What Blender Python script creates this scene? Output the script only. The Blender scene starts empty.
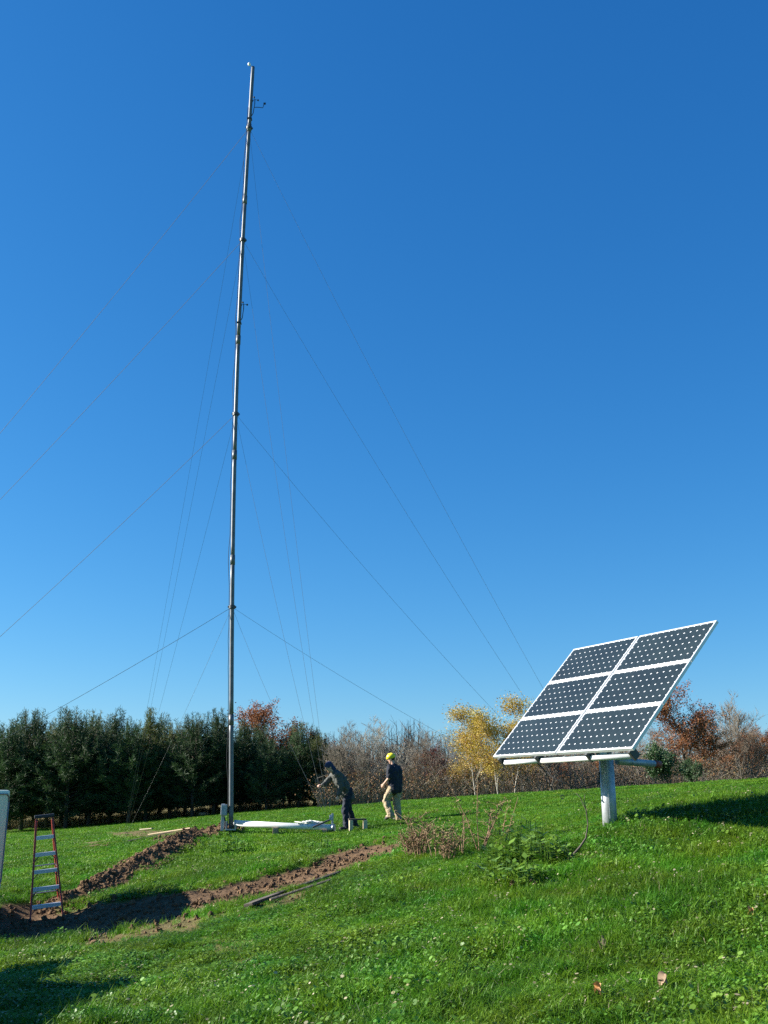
import bpy, bmesh, math, random
import numpy as np
from mathutils import Vector, Matrix, Quaternion

random.seed(7)
R = math.radians
scene = bpy.context.scene
COL = scene.collection

# ------------------------------------------------------------------ camera
W_, H_ = 768, 1024
FPX = 996.0
PITCH = math.atan((795 - 512) / FPX)
CZ = 1.65
cam_d = bpy.data.cameras.new("camera")
cam_d.sensor_width = 36.0
cam_d.lens = 36.0 * FPX / H_
cam_d.clip_start = 0.1
cam_d.clip_end = 5000
cam = bpy.data.objects.new("camera", cam_d)
cam.location = (0, 0, CZ)
cam.rotation_euler = (math.pi / 2 + PITCH, 0, 0)
COL.objects.link(cam)
scene.camera = cam
CP, SP = math.cos(PITCH), math.sin(PITCH)


def ray(px, py):
    u, v = (px - W_ / 2) / FPX, (H_ / 2 - py) / FPX
    return Vector((u, CP - v * SP, SP + v * CP))


def at(px, py, Y):
    d = ray(px, py)
    return Vector((0, 0, CZ)) + d * (Y / d.y)


# ------------------------------------------------------------------ sun and sky
SUN_EL, SUN_PHI = R(26), R(-7)
TO_SUN = Vector((-math.cos(SUN_PHI) * math.cos(SUN_EL), -math.sin(SUN_PHI) * math.cos(SUN_EL), math.sin(SUN_EL)))
w = bpy.data.worlds.new("World")
scene.world = w
w.use_nodes = True
nt = w.node_tree
bg = nt.nodes["Background"]
sky = nt.nodes.new("ShaderNodeTexSky")
sky.sky_type = 'NISHITA'
sky.sun_disc = False
sky.sun_elevation = SUN_EL
sky.sun_rotation = math.atan2(TO_SUN.x, TO_SUN.y)
sky.altitude = 300
sky.air_density = 1.0
sky.dust_density = 0.25
sky.ozone_density = 3.0
hs = nt.nodes.new("ShaderNodeHueSaturation")
hs.inputs["Saturation"].default_value = 1.22
hs.inputs["Hue"].default_value = 0.497
nt.links.new(sky.outputs[0], hs.inputs["Color"])
# the camera's colour response to the sky, channel by channel
sp = nt.nodes.new("ShaderNodeSeparateColor"); cb = nt.nodes.new("ShaderNodeCombineColor")
nt.links.new(hs.outputs[0], sp.inputs[0])
for ch, (ref, ex, k_) in enumerate(((0.458, 1.06, 0.200), (1.436, 0.825, 1.330), (3.111, 0.665, 3.72))):
    dv = nt.nodes.new("ShaderNodeMath"); dv.operation = 'DIVIDE'; dv.inputs[1].default_value = ref
    pw_ = nt.nodes.new("ShaderNodeMath"); pw_.operation = 'POWER'; pw_.inputs[1].default_value = ex
    ml = nt.nodes.new("ShaderNodeMath"); ml.operation = 'MULTIPLY'; ml.inputs[1].default_value = k_
    nt.links.new(sp.outputs[ch], dv.inputs[0]); nt.links.new(dv.outputs[0], pw_.inputs[0]); nt.links.new(pw_.outputs[0], ml.inputs[0])
    nt.links.new(ml.outputs[0], cb.inputs[ch])
nt.links.new(cb.outputs[0], bg.inputs[0])
bg.inputs[1].default_value = 0.054
sd = bpy.data.lights.new("sun", 'SUN')
sd.energy = 5.0
sd.angle = R(0.53)
sd.color = (1.0, 0.95, 0.86)
sun = bpy.data.objects.new("sun", sd)
sun.rotation_euler = TO_SUN.to_track_quat('Z', 'Y').to_euler()
sun.location = (-30, 10, 30)
COL.objects.link(sun)
vs = scene.view_settings
vs.view_transform = 'Standard'
vs.look = 'None'
vs.exposure = 1.55
vs.gamma = 1.0
vs.use_curve_mapping = False
scene.cycles.max_bounces = 6
scene.cycles.transparent_max_bounces = 8
scene.cycles.use_denoising = False


# ------------------------------------------------------------------ helpers
def tag(o, label=None, cat=None, group=None, kind=None):
    if label: o["label"] = label
    if cat: o["category"] = cat
    if group: o["group"] = group
    if kind: o["kind"] = kind
    return o


def empty(name, loc, rz=0.0):
    o = bpy.data.objects.new(name, None)
    o.empty_display_size = 0.2
    o.location = loc
    o.rotation_euler = (0, 0, rz)
    COL.objects.link(o)
    return o


class MB:
    """collects verts and faces for ONE mesh"""
    def __init__(s):
        s.v, s.f, s.m = [], [], []

    def add(s, vs, fs, mi=0):
        n = len(s.v)
        s.v += [tuple(p) for p in vs]
        for f in fs:
            s.f.append(tuple(i + n for i in f))
            s.m.append(mi)

    def box(s, c, size, M=None, mi=0, bev=0.0):
        hx, hy, hz = size[0] / 2, size[1] / 2, size[2] / 2
        c = Vector(c)
        if bev <= 0:
            P = [Vector((sx * hx, sy * hy, sz * hz)) for sx in (-1, 1) for sy in (-1, 1) for sz in (-1, 1)]
            F = [(0, 1, 3, 2), (4, 6, 7, 5), (0, 4, 5, 1), (2, 3, 7, 6), (0, 2, 6, 4), (1, 5, 7, 3)]
        else:
            bm = bmesh.new()
            bmesh.ops.create_cube(bm, size=1.0)
            bmesh.ops.scale(bm, vec=size, verts=bm.verts)
            bmesh.ops.bevel(bm, geom=bm.edges[:], offset=bev, segments=2, profile=0.6, affect='EDGES')
            bm.verts.index_update()
            P = [v.co.copy() for v in bm.verts]
            F = [[v.index for v in f.verts] for f in bm.faces]
            bm.free()
        if M is not None: P = [M @ p for p in P]
        s.add([p + c for p in P], F, mi)

    def tube(s, pts, rad, n=8, cap=True, mi=0):
        pts = [Vector(p) for p in pts]
        if not hasattr(rad, '__len__'): rad = [rad] * len(pts)
        V, F = [], []
        up = None
        for i, p in enumerate(pts):
            a = pts[max(i - 1, 0)]; b = pts[min(i + 1, len(pts) - 1)]
            d = (b - a)
            d = d.normalized() if d.length > 1e-9 else Vector((0, 0, 1))
            if up is None:
                up = Vector((1, 0, 0)) if abs(d.x) < 0.8 else Vector((0, 1, 0))
            x = (up - d * up.dot(d))
            x = x.normalized() if x.length > 1e-6 else d.orthogonal().normalized()
            up = x
            y = d.cross(x)
            for k in range(n):
                t = 2 * math.pi * k / n
                V.append(p + (x * math.cos(t) + y * math.sin(t)) * rad[i])
        for i in range(len(pts) - 1):
            for k in range(n):
                k2 = (k + 1) % n
                F.append((i * n + k, i * n + k2, (i + 1) * n + k2, (i + 1) * n + k))
        if cap:
            F.append(tuple(range(n - 1, -1, -1)))
            F.append(tuple((len(pts) - 1) * n + k for k in range(n)))
        s.add(V, F, mi)

    def ball(s, c, r, nu=12, nv=8, M=None, mi=0):
        if not hasattr(r, '__len__'): r = (r, r, r)
        V = [Vector((0, 0, r[2]))]
        for j in range(1, nv):
            th = math.pi * j / nv
            for i in range(nu):
                ph = 2 * math.pi * i / nu
                V.append(Vector((r[0] * math.sin(th) * math.cos(ph), r[1] * math.sin(th) * math.sin(ph), r[2] * math.cos(th))))
        V.append(Vector((0, 0, -r[2])))
        F = []
        for i in range(nu):
            F.append((0, 1 + i, 1 + (i + 1) % nu))
            F.append((len(V) - 1, 1 + (nv - 2) * nu + (i + 1) % nu, 1 + (nv - 2) * nu + i))
        for j in range(nv - 2):
            for i in range(nu):
                a = 1 + j * nu + i; b = 1 + j * nu + (i + 1) % nu
                F.append((a, a + nu, b + nu, b))
        if M is not None: V = [M @ p for p in V]
        c = Vector(c)
        s.add([p + c for p in V], F, mi)

    def mesh(s, name, mats, smooth=False):
        me = bpy.data.meshes.new(name)
        me.from_pydata(s.v, [], s.f)
        if not isinstance(mats, (list, tuple)): mats = [mats]
        for m in mats: me.materials.append(m)
        if len(mats) > 1: me.polygons.foreach_set("material_index", s.m)
        if smooth: me.polygons.foreach_set("use_smooth", [len(f) <= 4 for f in s.f])
        me.update()
        return me

    def build(s, name, mats, parent=None, smooth=False, loc=None):
        o = bpy.data.objects.new(name, s.mesh(name, mats, smooth))
        COL.objects.link(o)
        if parent: o.parent = parent
        if loc is not None: o.location = loc
        return o


def remeshed(mb, name, mat, parent, voxel=0.012, smooth=4, noise=0.0, nscale=0.08):
    """union of overlapping closed volumes as one continuous surface"""
    me = mb.mesh(name + "_raw", mat)
    o = bpy.data.objects.new(name, me)
    COL.objects.link(o)
    m = o.modifiers.new("r", 'REMESH'); m.mode = 'VOXEL'; m.voxel_size = voxel; m.use_smooth_shade = True
    if smooth:
        c = o.modifiers.new("s", 'SMOOTH'); c.factor = 0.5; c.iterations = smooth
    if noise:
        t = bpy.data.textures.new(name + "_fold", 'CLOUDS'); t.noise_scale = nscale
        d = o.modifiers.new("d", 'DISPLACE'); d.texture = t; d.strength = noise; d.mid_level = 0.5
    dg = bpy.context.evaluated_depsgraph_get()
    ev = o.evaluated_get(dg)
    nm = bpy.data.meshes.new_from_object(ev)
    nm.name = name
    o.modifiers.clear()
    o.data = nm
    bpy.data.meshes.remove(me)
    nm.polygons.foreach_set("use_smooth", [True] * len(nm.polygons))
    if parent: o.parent = parent
    return o


# ------------------------------------------------------------------ materials
def mat(name, col, rough=0.7, metal=0.0, var=0.0, scale=8.0, col2=None, bump=0.0, bscale=None, spec=0.5, trans=0.0, detail=5.0,
        rand=0.0, coat=0.0):
    m = bpy.data.materials.new(name)
    m.use_nodes = True
    t = m.node_tree
    b = t.nodes["Principled BSDF"]
    b.inputs["Roughness"].default_value = rough
    b.inputs["Metallic"].default_value = metal
    b.inputs["Specular IOR Level"].default_value = spec
    if coat: b.inputs["Coat Weight"].default_value = coat
    tc = t.nodes.new("ShaderNodeTexCoord")
    cur = None
    if var or col2:
        n = t.nodes.new("ShaderNodeTexNoise")
        n.inputs["Scale"].default_value = scale
        n.inputs["Detail"].default_value = detail
        t.links.new(tc.outputs["Object"], n.inputs["Vector"])
        r = t.nodes.new("ShaderNodeValToRGB")
        c2 = col2 or tuple(min(1, c * (1 + var)) for c in col)
        c1 = col if col2 else tuple(c * (1 - var) for c in col)
        r.color_ramp.elements[0].position = 0.33; r.color_ramp.elements[0].color = (*c1, 1)
        r.color_ramp.elements[1].position = 0.67; r.color_ramp.elements[1].color = (*c2, 1)
        t.links.new(n.outputs["Fac"], r.inputs[0])
        cur = r.outputs[0]
    if rand:
        oi = t.nodes.new("ShaderNodeObjectInfo")
        h = t.nodes.new("ShaderNodeHueSaturation")
        mr = t.nodes.new("ShaderNodeMapRange")
        mr.inputs[3].default_value = 1 - rand; mr.inputs[4].default_value = 1 + rand
        t.links.new(oi.outputs["Random"], mr.inputs[0])
        t.links.new(mr.outputs[0], h.inputs["Value"])
        if cur is not None: t.links.new(cur, h.inputs["Color"])
        else: h.inputs["Color"].default_value = (*col, 1)
        cur = h.outputs[0]
    if cur is not None: t.links.new(cur, b.inputs["Base Color"])
    else: b.inputs["Base Color"].default_value = (*col, 1)
    if bump:
        n2 = t.nodes.new("ShaderNodeTexNoise")
        n2.inputs["Scale"].default_value = bscale or scale
        n2.inputs["Detail"].default_value = 6
        t.links.new(tc.outputs["Object"], n2.inputs["Vector"])
        bp = t.nodes.new("ShaderNodeBump")
        bp.inputs["Strength"].default_value = bump
        bp.inputs["Distance"].default_value = 0.02
        t.links.new(n2.outputs["Fac"], bp.inputs["Height"])
        t.links.new(bp.outputs[0], b.inputs["Normal"])
    if trans:
        tl = t.nodes.new("ShaderNodeBsdfTranslucent")
        if cur is not None: t.links.new(cur, tl.inputs[0])
        else: tl.inputs[0].default_value = (*col, 1)
        mx = t.nodes.new("ShaderNodeMixShader")
        mx.inputs[0].default_value = trans
        t.links.new(b.outputs[0], mx.inputs[1]); t.links.new(tl.outputs[0], mx.inputs[2])
        t.links.new(mx.outputs[0], t.nodes["Material Output"].inputs[0])
    return m


M = {}
M['galv'] = mat("galvanised_steel", (0.36, 0.38, 0.40), 0.5, 0.4, var=0.18, scale=14)
M['mast'] = mat("mast_steel", (0.115, 0.125, 0.135), 0.5, 0.3, var=0.25, scale=5)
M['whitepipe'] = mat("bright_pipe", (0.60, 0.61, 0.61), 0.5, 0.0, var=0.06, scale=9)
M['wire'] = mat("guy_wire_steel", (0.13, 0.135, 0.14), 0.7, 0.0)
M['black'] = mat("black_plastic", (0.02, 0.02, 0.022), 0.5)
M['dark'] = mat("dark_steel", (0.06, 0.065, 0.07), 0.5, 0.5)
M['bolt'] = mat("bolt_steel", (0.3, 0.3, 0.3), 0.4, 0.9)
M['white'] = mat("white_paint", (0.8, 0.8, 0.78), 0.45)
M['alu'] = mat("anodised_aluminium", (0.58, 0.60, 0.62), 0.4, 0.35, var=0.04, scale=20)
M['backsheet'] = mat("white_backsheet", (0.74, 0.76, 0.78), 0.3, coat=0.6)
M['cell'] = mat("solar_cell", (0.016, 0.0235, 0.0215), 0.3, 0.0, var=0.16, scale=2.2, coat=0.08, rand=0.14)
M['red'] = mat("red_oxide_cap", (0.30, 0.06, 0.035), 0.6, var=0.15, scale=20)
M['fibre'] = mat("red_fibreglass", (0.30, 0.035, 0.025), 0.5, var=0.12, scale=20)
M['step'] = mat("step_aluminium", (0.50, 0.53, 0.57), 0.4, 0.6, var=0.08, scale=20)
M['trailer'] = mat("trailer_skin", (0.60, 0.68, 0.52), 0.4, 0.0, var=0.04, scale=3)
M['trim'] = mat("trailer_trim", (0.22, 0.22, 0.22), 0.5, 0.3)
M['rubber'] = mat("rubber", (0.025, 0.025, 0.025), 0.85, bump=0.2, bscale=60)
M['wood'] = mat("weathered_wood", (0.30, 0.22, 0.14), 0.85, var=0.25, scale=12, bump=0.3, bscale=50)
M['woodpale'] = mat("pale_wood", (0.50, 0.41, 0.28), 0.8, var=0.18, scale=14, bump=0.2, bscale=50)
M['wooddark'] = mat("damp_dark_wood", (0.075, 0.06, 0.045), 0.85, var=0.3, scale=10, bump=0.3, bscale=40)
M['shed'] = mat("shed_boards", (0.35, 0.30, 0.24), 0.8, var=0.15, scale=6)
M['roofing'] = mat("roof_felt", (0.08, 0.08, 0.085), 0.9, var=0.2, scale=20)
M['bark'] = mat("bark", (0.085, 0.068, 0.052), 0.95, var=0.35, scale=10, bump=0.5, bscale=25)
M['barkgrey'] = mat("grey_bark", (0.24, 0.22, 0.185), 0.9, var=0.25, scale=9)
M['barkpale'] = mat("pale_birch_bark", (0.33, 0.30, 0.25), 0.8, var=0.3, scale=7)
M['twig'] = mat("twig", (0.165, 0.14, 0.105), 0.9, var=0.25, scale=4, rand=0.15)
M['needle'] = mat("pine_needles", (0.026, 0.056, 0.019), 0.65, col2=(0.050, 0.092, 0.031), scale=1.6, trans=0.25, rand=0.2, spec=0.3)
M['needle2'] = mat("pine_needles_light", (0.060, 0.092, 0.020), 0.65, col2=(0.11, 0.125, 0.028), scale=1.6, trans=0.25, rand=0.2, spec=0.3)
M['yellow'] = mat("yellow_leaves", (0.40, 0.26, 0.025), 0.6, col2=(0.42, 0.34, 0.045), scale=1.2, trans=0.3)
M['amber'] = mat("amber_leaves", (0.26, 0.12, 0.02), 0.6, col2=(0.33, 0.20, 0.03), scale=1.4, trans=0.3)
M['rust'] = mat("rust_leaves", (0.17, 0.052, 0.018), 0.7, col2=(0.30, 0.115, 0.03), scale=1.3, trans=0.25)
M['brownleaf'] = mat("brown_leaves", (0.135, 0.066, 0.026), 0.8, col2=(0.24, 0.125, 0.048), scale=1.3, trans=0.2)
M['redleaf'] = mat("dark_red_leaves", (0.12, 0.02, 0.018), 0.7, col2=(0.20, 0.04, 0.025), scale=1.5, trans=0.25)
M['olive'] = mat("olive_leaves", (0.10, 0.085, 0.03), 0.8, col2=(0.17, 0.14, 0.05), scale=1.3, trans=0.2)
M['shrub'] = mat("shrub_leaves", (0.022, 0.062, 0.018), 0.6, col2=(0.045, 0.10, 0.026), scale=1.5, trans=0.2)
M['dry'] = mat("dry_grass", (0.30, 0.26, 0.11), 0.8, col2=(0.42, 0.37, 0.19), scale=1.0, trans=0.25, rand=0.2)
M['deadweed'] = mat("dead_weed", (0.20, 0.125, 0.065), 0.85, var=0.3, scale=8)
M['weed'] = mat("weed_leaf", (0.10, 0.20, 0.018), 0.45, col2=(0.17, 0.29, 0.035), scale=5, trans=0.3)
M['deadleaf'] = mat("dead_leaf", (0.27, 0.18, 0.105), 0.7, var=0.25, scale=20, trans=0.15)
M['deadleaf2'] = mat("orange_dead_leaf", (0.46, 0.24, 0.09), 0.7, var=0.25, scale=20, trans=0.15)
M['skin'] = mat("skin", (0.48, 0.28, 0.20), 0.55, var=0.06, scale=30)
M['hair'] = mat("hair", (0.05, 0.03, 0.02), 0.7)
M['navy'] = mat("navy_cloth", (0.012, 0.015, 0.026), 0.9, var=0.2, scale=20)
M['jacket'] = mat("olive_grey_jacket", (0.058, 0.060, 0.052), 0.85, var=0.12, scale=14)
M['jeans'] = mat("dark_denim", (0.009, 0.014, 0.027), 0.9, var=0.2, scale=18)
M['khaki'] = mat("khaki_cloth", (0.34, 0.255, 0.155), 0.85, var=0.08, scale=14)
M['hat'] = mat("yellow_hard_hat", (0.72, 0.60, 0.03), 0.3)
M['beanie'] = mat("dark_blue_knit", (0.02, 0.03, 0.075), 0.9, bump=0.3, bscale=80)
M['boot'] = mat("boot_leather", (0.03, 0.025, 0.02), 0.7)
M['rope'] = mat("white_rope", (0.66, 0.66, 0.62), 0.8)
M['box'] = mat("grey_enclosure", (0.30, 0.33, 0.35), 0.5, 0.2, var=0.08, scale=10)


def blade_mat(name, stops, rough, trans, spec):
    m = bpy.data.materials.new(name)
    m.use_nodes = True
    t = m.node_tree
    b = t.nodes["Principled BSDF"]
    b.inputs["Roughness"].default_value = rough
    b.inputs["Specular IOR Level"].default_value = spec
    oi = t.nodes.new("ShaderNodeObjectInfo")
    r = t.nodes.new("ShaderNodeValToRGB")
    r.color_ramp.interpolation = 'LINEAR'
    els = r.color_ramp.elements
    for i, (p, c) in enumerate(stops):
        e = els[i] if i < 2 else els.new(p)
        e.position = p; e.color = (*c, 1)
    t.links.new(oi.outputs["Random"], r.inputs[0])
    # broad natural patches (hue and value) of lusher and paler turf
    n = t.nodes.new("ShaderNodeTexNoise"); n.inputs["Scale"].default_value = 0.55; n.inputs["Detail"].default_value = 3
    g = t.nodes.new("ShaderNodeNewGeometry")
    t.links.new(g.outputs["Position"], n.inputs["Vector"])
    h = t.nodes.new("ShaderNodeHueSaturation")
    mr = t.nodes.new("ShaderNodeMapRange")
    mr.inputs[1].default_value = 0.3; mr.inputs[2].default_value = 0.7
    mr.inputs[3].default_value = 0.68; mr.inputs[4].default_value = 1.32
    t.links.new(n.outputs["Fac"], mr.inputs[0]); t.links.new(mr.outputs[0], h.inputs["Value"])
    n2 = t.nodes.new("ShaderNodeTexNoise"); n2.inputs["Scale"].default_value = 1.3; n2.inputs["Detail"].default_value = 4
    t.links.new(g.outputs["Position"], n2.inputs["Vector"])
    m2 = t.nodes.new("ShaderNodeMapRange"); m2.inputs[1].default_value = 0.3; m2.inputs[2].default_value = 0.7
    m2.inputs[3].default_value = 0.474; m2.inputs[4].default_value = 0.528
    t.links.new(n2.outputs["Fac"], m2.inputs[0]); t.links.new(m2.outputs[0], h.inputs["Hue"])
    t.links.new(r.outputs[0], h.inputs["Color"])
    t.links.new(h.outputs[0], b.inputs["Base Color"])
    tl = t.nodes.new("ShaderNodeBsdfTranslucent")
    t.links.new(h.outputs[0], tl.inputs[0])
    mx = t.nodes.new("ShaderNodeMixShader"); mx.inputs[0].default_value = trans
    t.links.new(b.outputs[0], mx.inputs[1]); t.links.new(tl.outputs[0], mx.inputs[2])
    t.links.new(mx.outputs[0], t.nodes["Material Output"].inputs[0])
    return m


M['blade'] = blade_mat("grass_blade", [(0.0, (0.060, 0.155, 0.008)), (1.0, (0.120, 0.235, 0.016)), (0.5, (0.082, 0.198, 0.010)), (0.9, (0.132, 0.25, 0.018))], 0.5, 0.38, 0.2)
M['clover'] = blade_mat("clover_leaf", [(0.0, (0.070, 0.175, 0.012)), (1.0, (0.13, 0.26, 0.025))], 0.5, 0.30, 0.4)
M['straw'] = blade_mat("straw_blade", [(0.0, (0.24, 0.21, 0.10)), (1.0, (0.42, 0.38, 0.24))], 0.5, 0.25, 0.4)


# ------------------------------------------------------------------ terrain
def vnoise(x, y, seed=0):
    xi = np.floor(x).astype(np.int64); yi = np.floor(y).astype(np.int64)
    fx = x - xi; fy = y - yi
    fx = fx * fx * (3 - 2 * fx); fy = fy * fy * (3 - 2 * fy)

    def hsh(a, b):
        h = (a * 374761393 + b * 668265263 + seed * 974634777) & 0xffffffff
        h = ((h ^ (h >> 13)) * 1274126177) & 0xffffffff
        return ((h ^ (h >> 16)) & 0xffff) / 65535.0
    return (hsh(xi, yi) * (1 - fx) * (1 - fy) + hsh(xi + 1, yi) * fx * (1 - fy)
            + hsh(xi, yi + 1) * (1 - fx) * fy + hsh(xi + 1, yi + 1) * fx * fy)


def fbm(x, y, seed=0, oct=4):
    s = np.zeros_like(x, dtype=float); a = 0.5; k = 1.0
    for o in range(oct):
        s += a * (vnoise(x * k, y * k, seed + o * 17) - 0.5)
        a *= 0.5; k *= 2.03
    return s


CT = [(47, 912, 18.5), (0, 905, 18.6), (231, 830, 26.5), (345, 829, 25.8), (390, 820, 27.3), (609, 829, 15.15),
      (384, 1024, 8.0), (768, 1024, 6.6), (0, 1024, 9.2), (600, 1024, 7.1), (200, 1024, 8.7), (600, 960, 8.9), (600, 900, 11.2), (768, 900, 10.0), (768, 960, 8.2),
      (768, 806, 15.5), (768, 850, 12.6), (300, 900, 14.6), (300, 960, 10.6), (150, 960, 11.8), (200, 930, 13.6), (0, 940, 15.8), (0, 970, 13.2), (100, 1000, 10.2),
      (405, 840, 20.0), (450, 850, 17.0), (520, 850, 15.2), (570, 850, 14.2), (700, 796, 20.0), (768, 790, 20.5), (300, 850, 22.0), (200, 870, 20.8), (100, 902, 18.4),
      (300, 880, 17.6), (400, 880, 14.9), (480, 900, 12.6), (130, 840, 32), (60, 850, 32), (20, 834, 56), (200, 817, 58), (300, 808, 60), (0, 836, 54), (120, 825, 57),
      (768, 780, 34), (620, 789, 36), (500, 796, 40), (420, 801, 45), (500, 815, 25), (440, 815, 28)]
CTP = [tuple(at(*c)) for c in CT]
CTP += [(0, 0, 0.0), (0, 3.5, 0.0), (-6, 2, -0.35), (6, 2, 0.45), (0, -12, 0.2), (-15, -5, -0.6), (15, -5, 1.2), (-22, 16, -0.7), (-16, 35, -0.6), (16, 20, 2.6), (16, 8, 1.6),
        (20, 50, 1.9), (10, 55, 1.65), (0, 60, 1.15), (-40, 60, -0.9), (45, 45, 2.6), (-60, 10, -1.0), (60, 10, 2.5), (0, -60, 0.5), (-10, 90, 0.4), (25, 90, 1.2), (-50, 100, -0.5),
        (60, 100, 1.5), (0, 140, 0.6), (-100, 60, -1), (100, 60, 2), (-90, 140, 0), (90, 140, 1)]
CTP = np.array(CTP)


def _k(r2):
    return np.sqrt(r2 + 1.0) ** 1.0


_n = len(CTP)
_A = np.zeros((_n + 3, _n + 3))
_d2 = (CTP[:, None, 0] - CTP[None, :, 0]) ** 2 + (CTP[:, None, 1] - CTP[None, :, 1]) ** 2
_A[:_n, :_n] = -_k(_d2) + np.eye(_n) * -0.02
_A[:_n, _n] = 1; _A[:_n, _n + 1:] = CTP[:, :2]
_A[_n, :_n] = 1; _A[_n + 1:, :_n] = CTP[:, :2].T
_w = np.linalg.solve(_A, np.concatenate([CTP[:, 2], np.zeros(3)]))


def base_h(x, y):
    x = np.atleast_1d(np.asarray(x, float)); y = np.atleast_1d(np.asarray(y, float))
    sh = x.shape; x = x.ravel(); y = y.ravel()
    r = np.hypot(x, y - 30)
    f = np.minimum(1.0, 150.0 / np.maximum(r, 1e-6))
    xc = x * f; yc = (y - 30) * f + 30
    out = np.zeros(len(x))
    for s in range(0, len(x), 40000):
        a, b = xc[s:s + 40000], yc[s:s + 40000]
        K = -_k((a[:, None] - CTP[None, :, 0]) ** 2 + (b[:, None] - CTP[None, :, 1]) ** 2)
        out[s:s + 40000] = K @ _w[:_n] + _w[_n] + a * _w[_n + 1] + b * _w[_n + 2]
    return out.reshape(sh)


def hit(px, py, fn=None):
    fn = fn or base_h
    d = ray(px, py)
    ys = np.exp(np.linspace(math.log(3), math.log(160), 1500))
    zs = CZ + d.z / d.y * ys
    g = fn(d.x / d.y * ys, ys)
    below = np.where(zs < g)[0]
    i = below[0] if len(below) else len(ys) - 1
    Y = ys[i]
    return Vector((d.x / d.y * Y, Y, float(g[i])))


def poly_sd(x, y, poly):
    """signed distance, positive inside"""
    x = np.asarray(x); y = np.asarray(y)
    d = np.full(x.shape, 1e9); ins = np.zeros(x.shape, bool)
    n = len(poly)
    for i in range(n):
        ax, ay = poly[i][:2]; bx, by = poly[(i + 1) % n][:2]
        ex, ey = bx - ax, by - ay
        t = np.clip(((x - ax) * ex + (y - ay) * ey) / (ex * ex + ey * ey + 1e-12), 0, 1)
        d = np.minimum(d, np.hypot(x - ax - t * ex, y - ay - t * ey))
        c = ((ay > y) != (by > y)) & (x < (bx - ax) * (y - ay) / (by - ay + 1e-12) + ax)
        ins ^= c
    return np.where(ins, d, -d)


def line_d(x, y, pl):
    d = np.full(np.shape(x), 1e9)
    for i in range(len(pl) - 1):
        ax, ay = pl[i][:2]; bx, by = pl[i + 1][:2]
        ex, ey = bx - ax, by - ay
        t = np.clip(((x - ax) * ex + (y - ay) * ey) / (ex * ex + ey * ey), 0, 1)
        d = np.minimum(d, np.hypot(x - ax - t * ex, y - ay - t * ey))
    return d


P_BAND = [hit(*p) for p in [(404, 838), (372, 842), (330, 856), (270, 873), (215, 887), (185, 895), (120, 901), (60, 905), (-40, 908), (-40, 940), (60, 942), (100, 940), (140, 928),
                            (200, 914), (250, 902), (300, 890), (350, 871), (398, 852)]]
L_HEAP = [hit(*p) for p in [(222, 833), (195, 836), (165, 851), (130, 873), (95, 893), (70, 905)]]
P_WORN = [[hit(*p) for p in q] for q in (
    [(60, 955), (70, 940), (150, 922), (230, 904), (225, 915), (160, 938), (120, 955)],
    [(100, 833), (160, 829), (215, 829), (200, 836), (150, 842), (125, 838)],
    [(78, 843), (108, 840), (110, 846), (84, 848)],
    [(225, 925), (250, 905), (300, 893), (330, 884), (300, 900), (262, 914)])]
P_BARE = [hit(*p) for p in [(280, 992), (240, 968), (215, 950), (200, 935), (235, 940), (262, 960), (300, 985)]]


def dirt_mask(x, y):
    n = fbm(x * 1.6, y * 1.6, 3, 4)
    near = (y > 5) & (y < 45) & (np.abs(x) < 25)
    m = np.zeros(np.shape(x))
    xs, ys = x[near], y[near]; ns = n[near]
    a = np.clip((poly_sd(xs, ys, P_BAND) + ns * 0.9 + 0.10) / 0.25, 0, 1)
    b = np.clip((0.52 - line_d(xs, ys, L_HEAP) + ns * 0.7) / 0.2, 0, 1)
    c = np.zeros(xs.shape)
    for q in P_WORN:
        c = np.maximum(c, np.clip((poly_sd(xs, ys, q) * 0.8 + ns * 1.5 + 0.08) / 0.3, 0, 0.8))
    c = np.maximum(c, np.clip((poly_sd(xs, ys, P_BARE) + ns * 1.4 + .10) / 0.4, 0, 0.62))
    m[near] = np.maximum(np.maximum(a, b), c)
    return m


def height(x, y):
    x = np.atleast_1d(np.asarray(x, float)); y = np.atleast_1d(np.asarray(y, float))
    h = base_h(x, y)
    fade = np.clip(1 - (y - 40) / 40, 0.15, 1)
    h = h + fbm(x * 0.9, y * 0.9, 11, 4) * 0.085 * fade
    h = h + (fbm(x * 2.1, y * 2.1, 61, 3) * 0.16 + np.maximum(0, fbm(x * 3.7, y * 3.7, 62, 2)) * 0.15) * np.clip(1.25 - y / 22, 0.12, 1)
    near = (y > 5) & (y < 45) & (np.abs(x) < 25)
    xs, ys = x[near], y[near]
    dh = line_d(xs, ys, L_HEAP)
    n1 = fbm(xs * 2.2, ys * 2.2, 5, 4); n2 = fbm(xs * 6, ys * 6, 6, 3)
    heap = np.clip(1 - dh / 0.62, 0, 1) ** 1.2 * 0.20 * (1 + n1 * 1.6)
    sb = np.clip(poly_sd(xs, ys, P_BAND) / 0.5, 0, 1)
    hh = h[near] + heap + sb * (n1 * 0.09 + n2 * 0.06 - 0.05) + np.clip(1 - dh / 0.6, 0, 1) * n2 * 0.25
    # low spoil lip along the far side of the band
    h[near] = hh
    return h


def gz(x, y):
    return float(height(np.array([x]), np.array([y]))[0])


def on(px, py, lift=0.0):
    p = hit(px, py, height)
    p.z = gz(p.x, p.y) + lift
    return p


def axis(fine0, fine1, step, lo, hi, grow):
    a = list(np.arange(fine0, fine1 + 1e-6, step))
    s = step
    while a[-1] < hi:
        s *= grow; a.append(a[-1] + s)
    s = step
    while a[0] > lo:
        s *= grow; a.insert(0, a[0] - s)
    return np.array(a)


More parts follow.
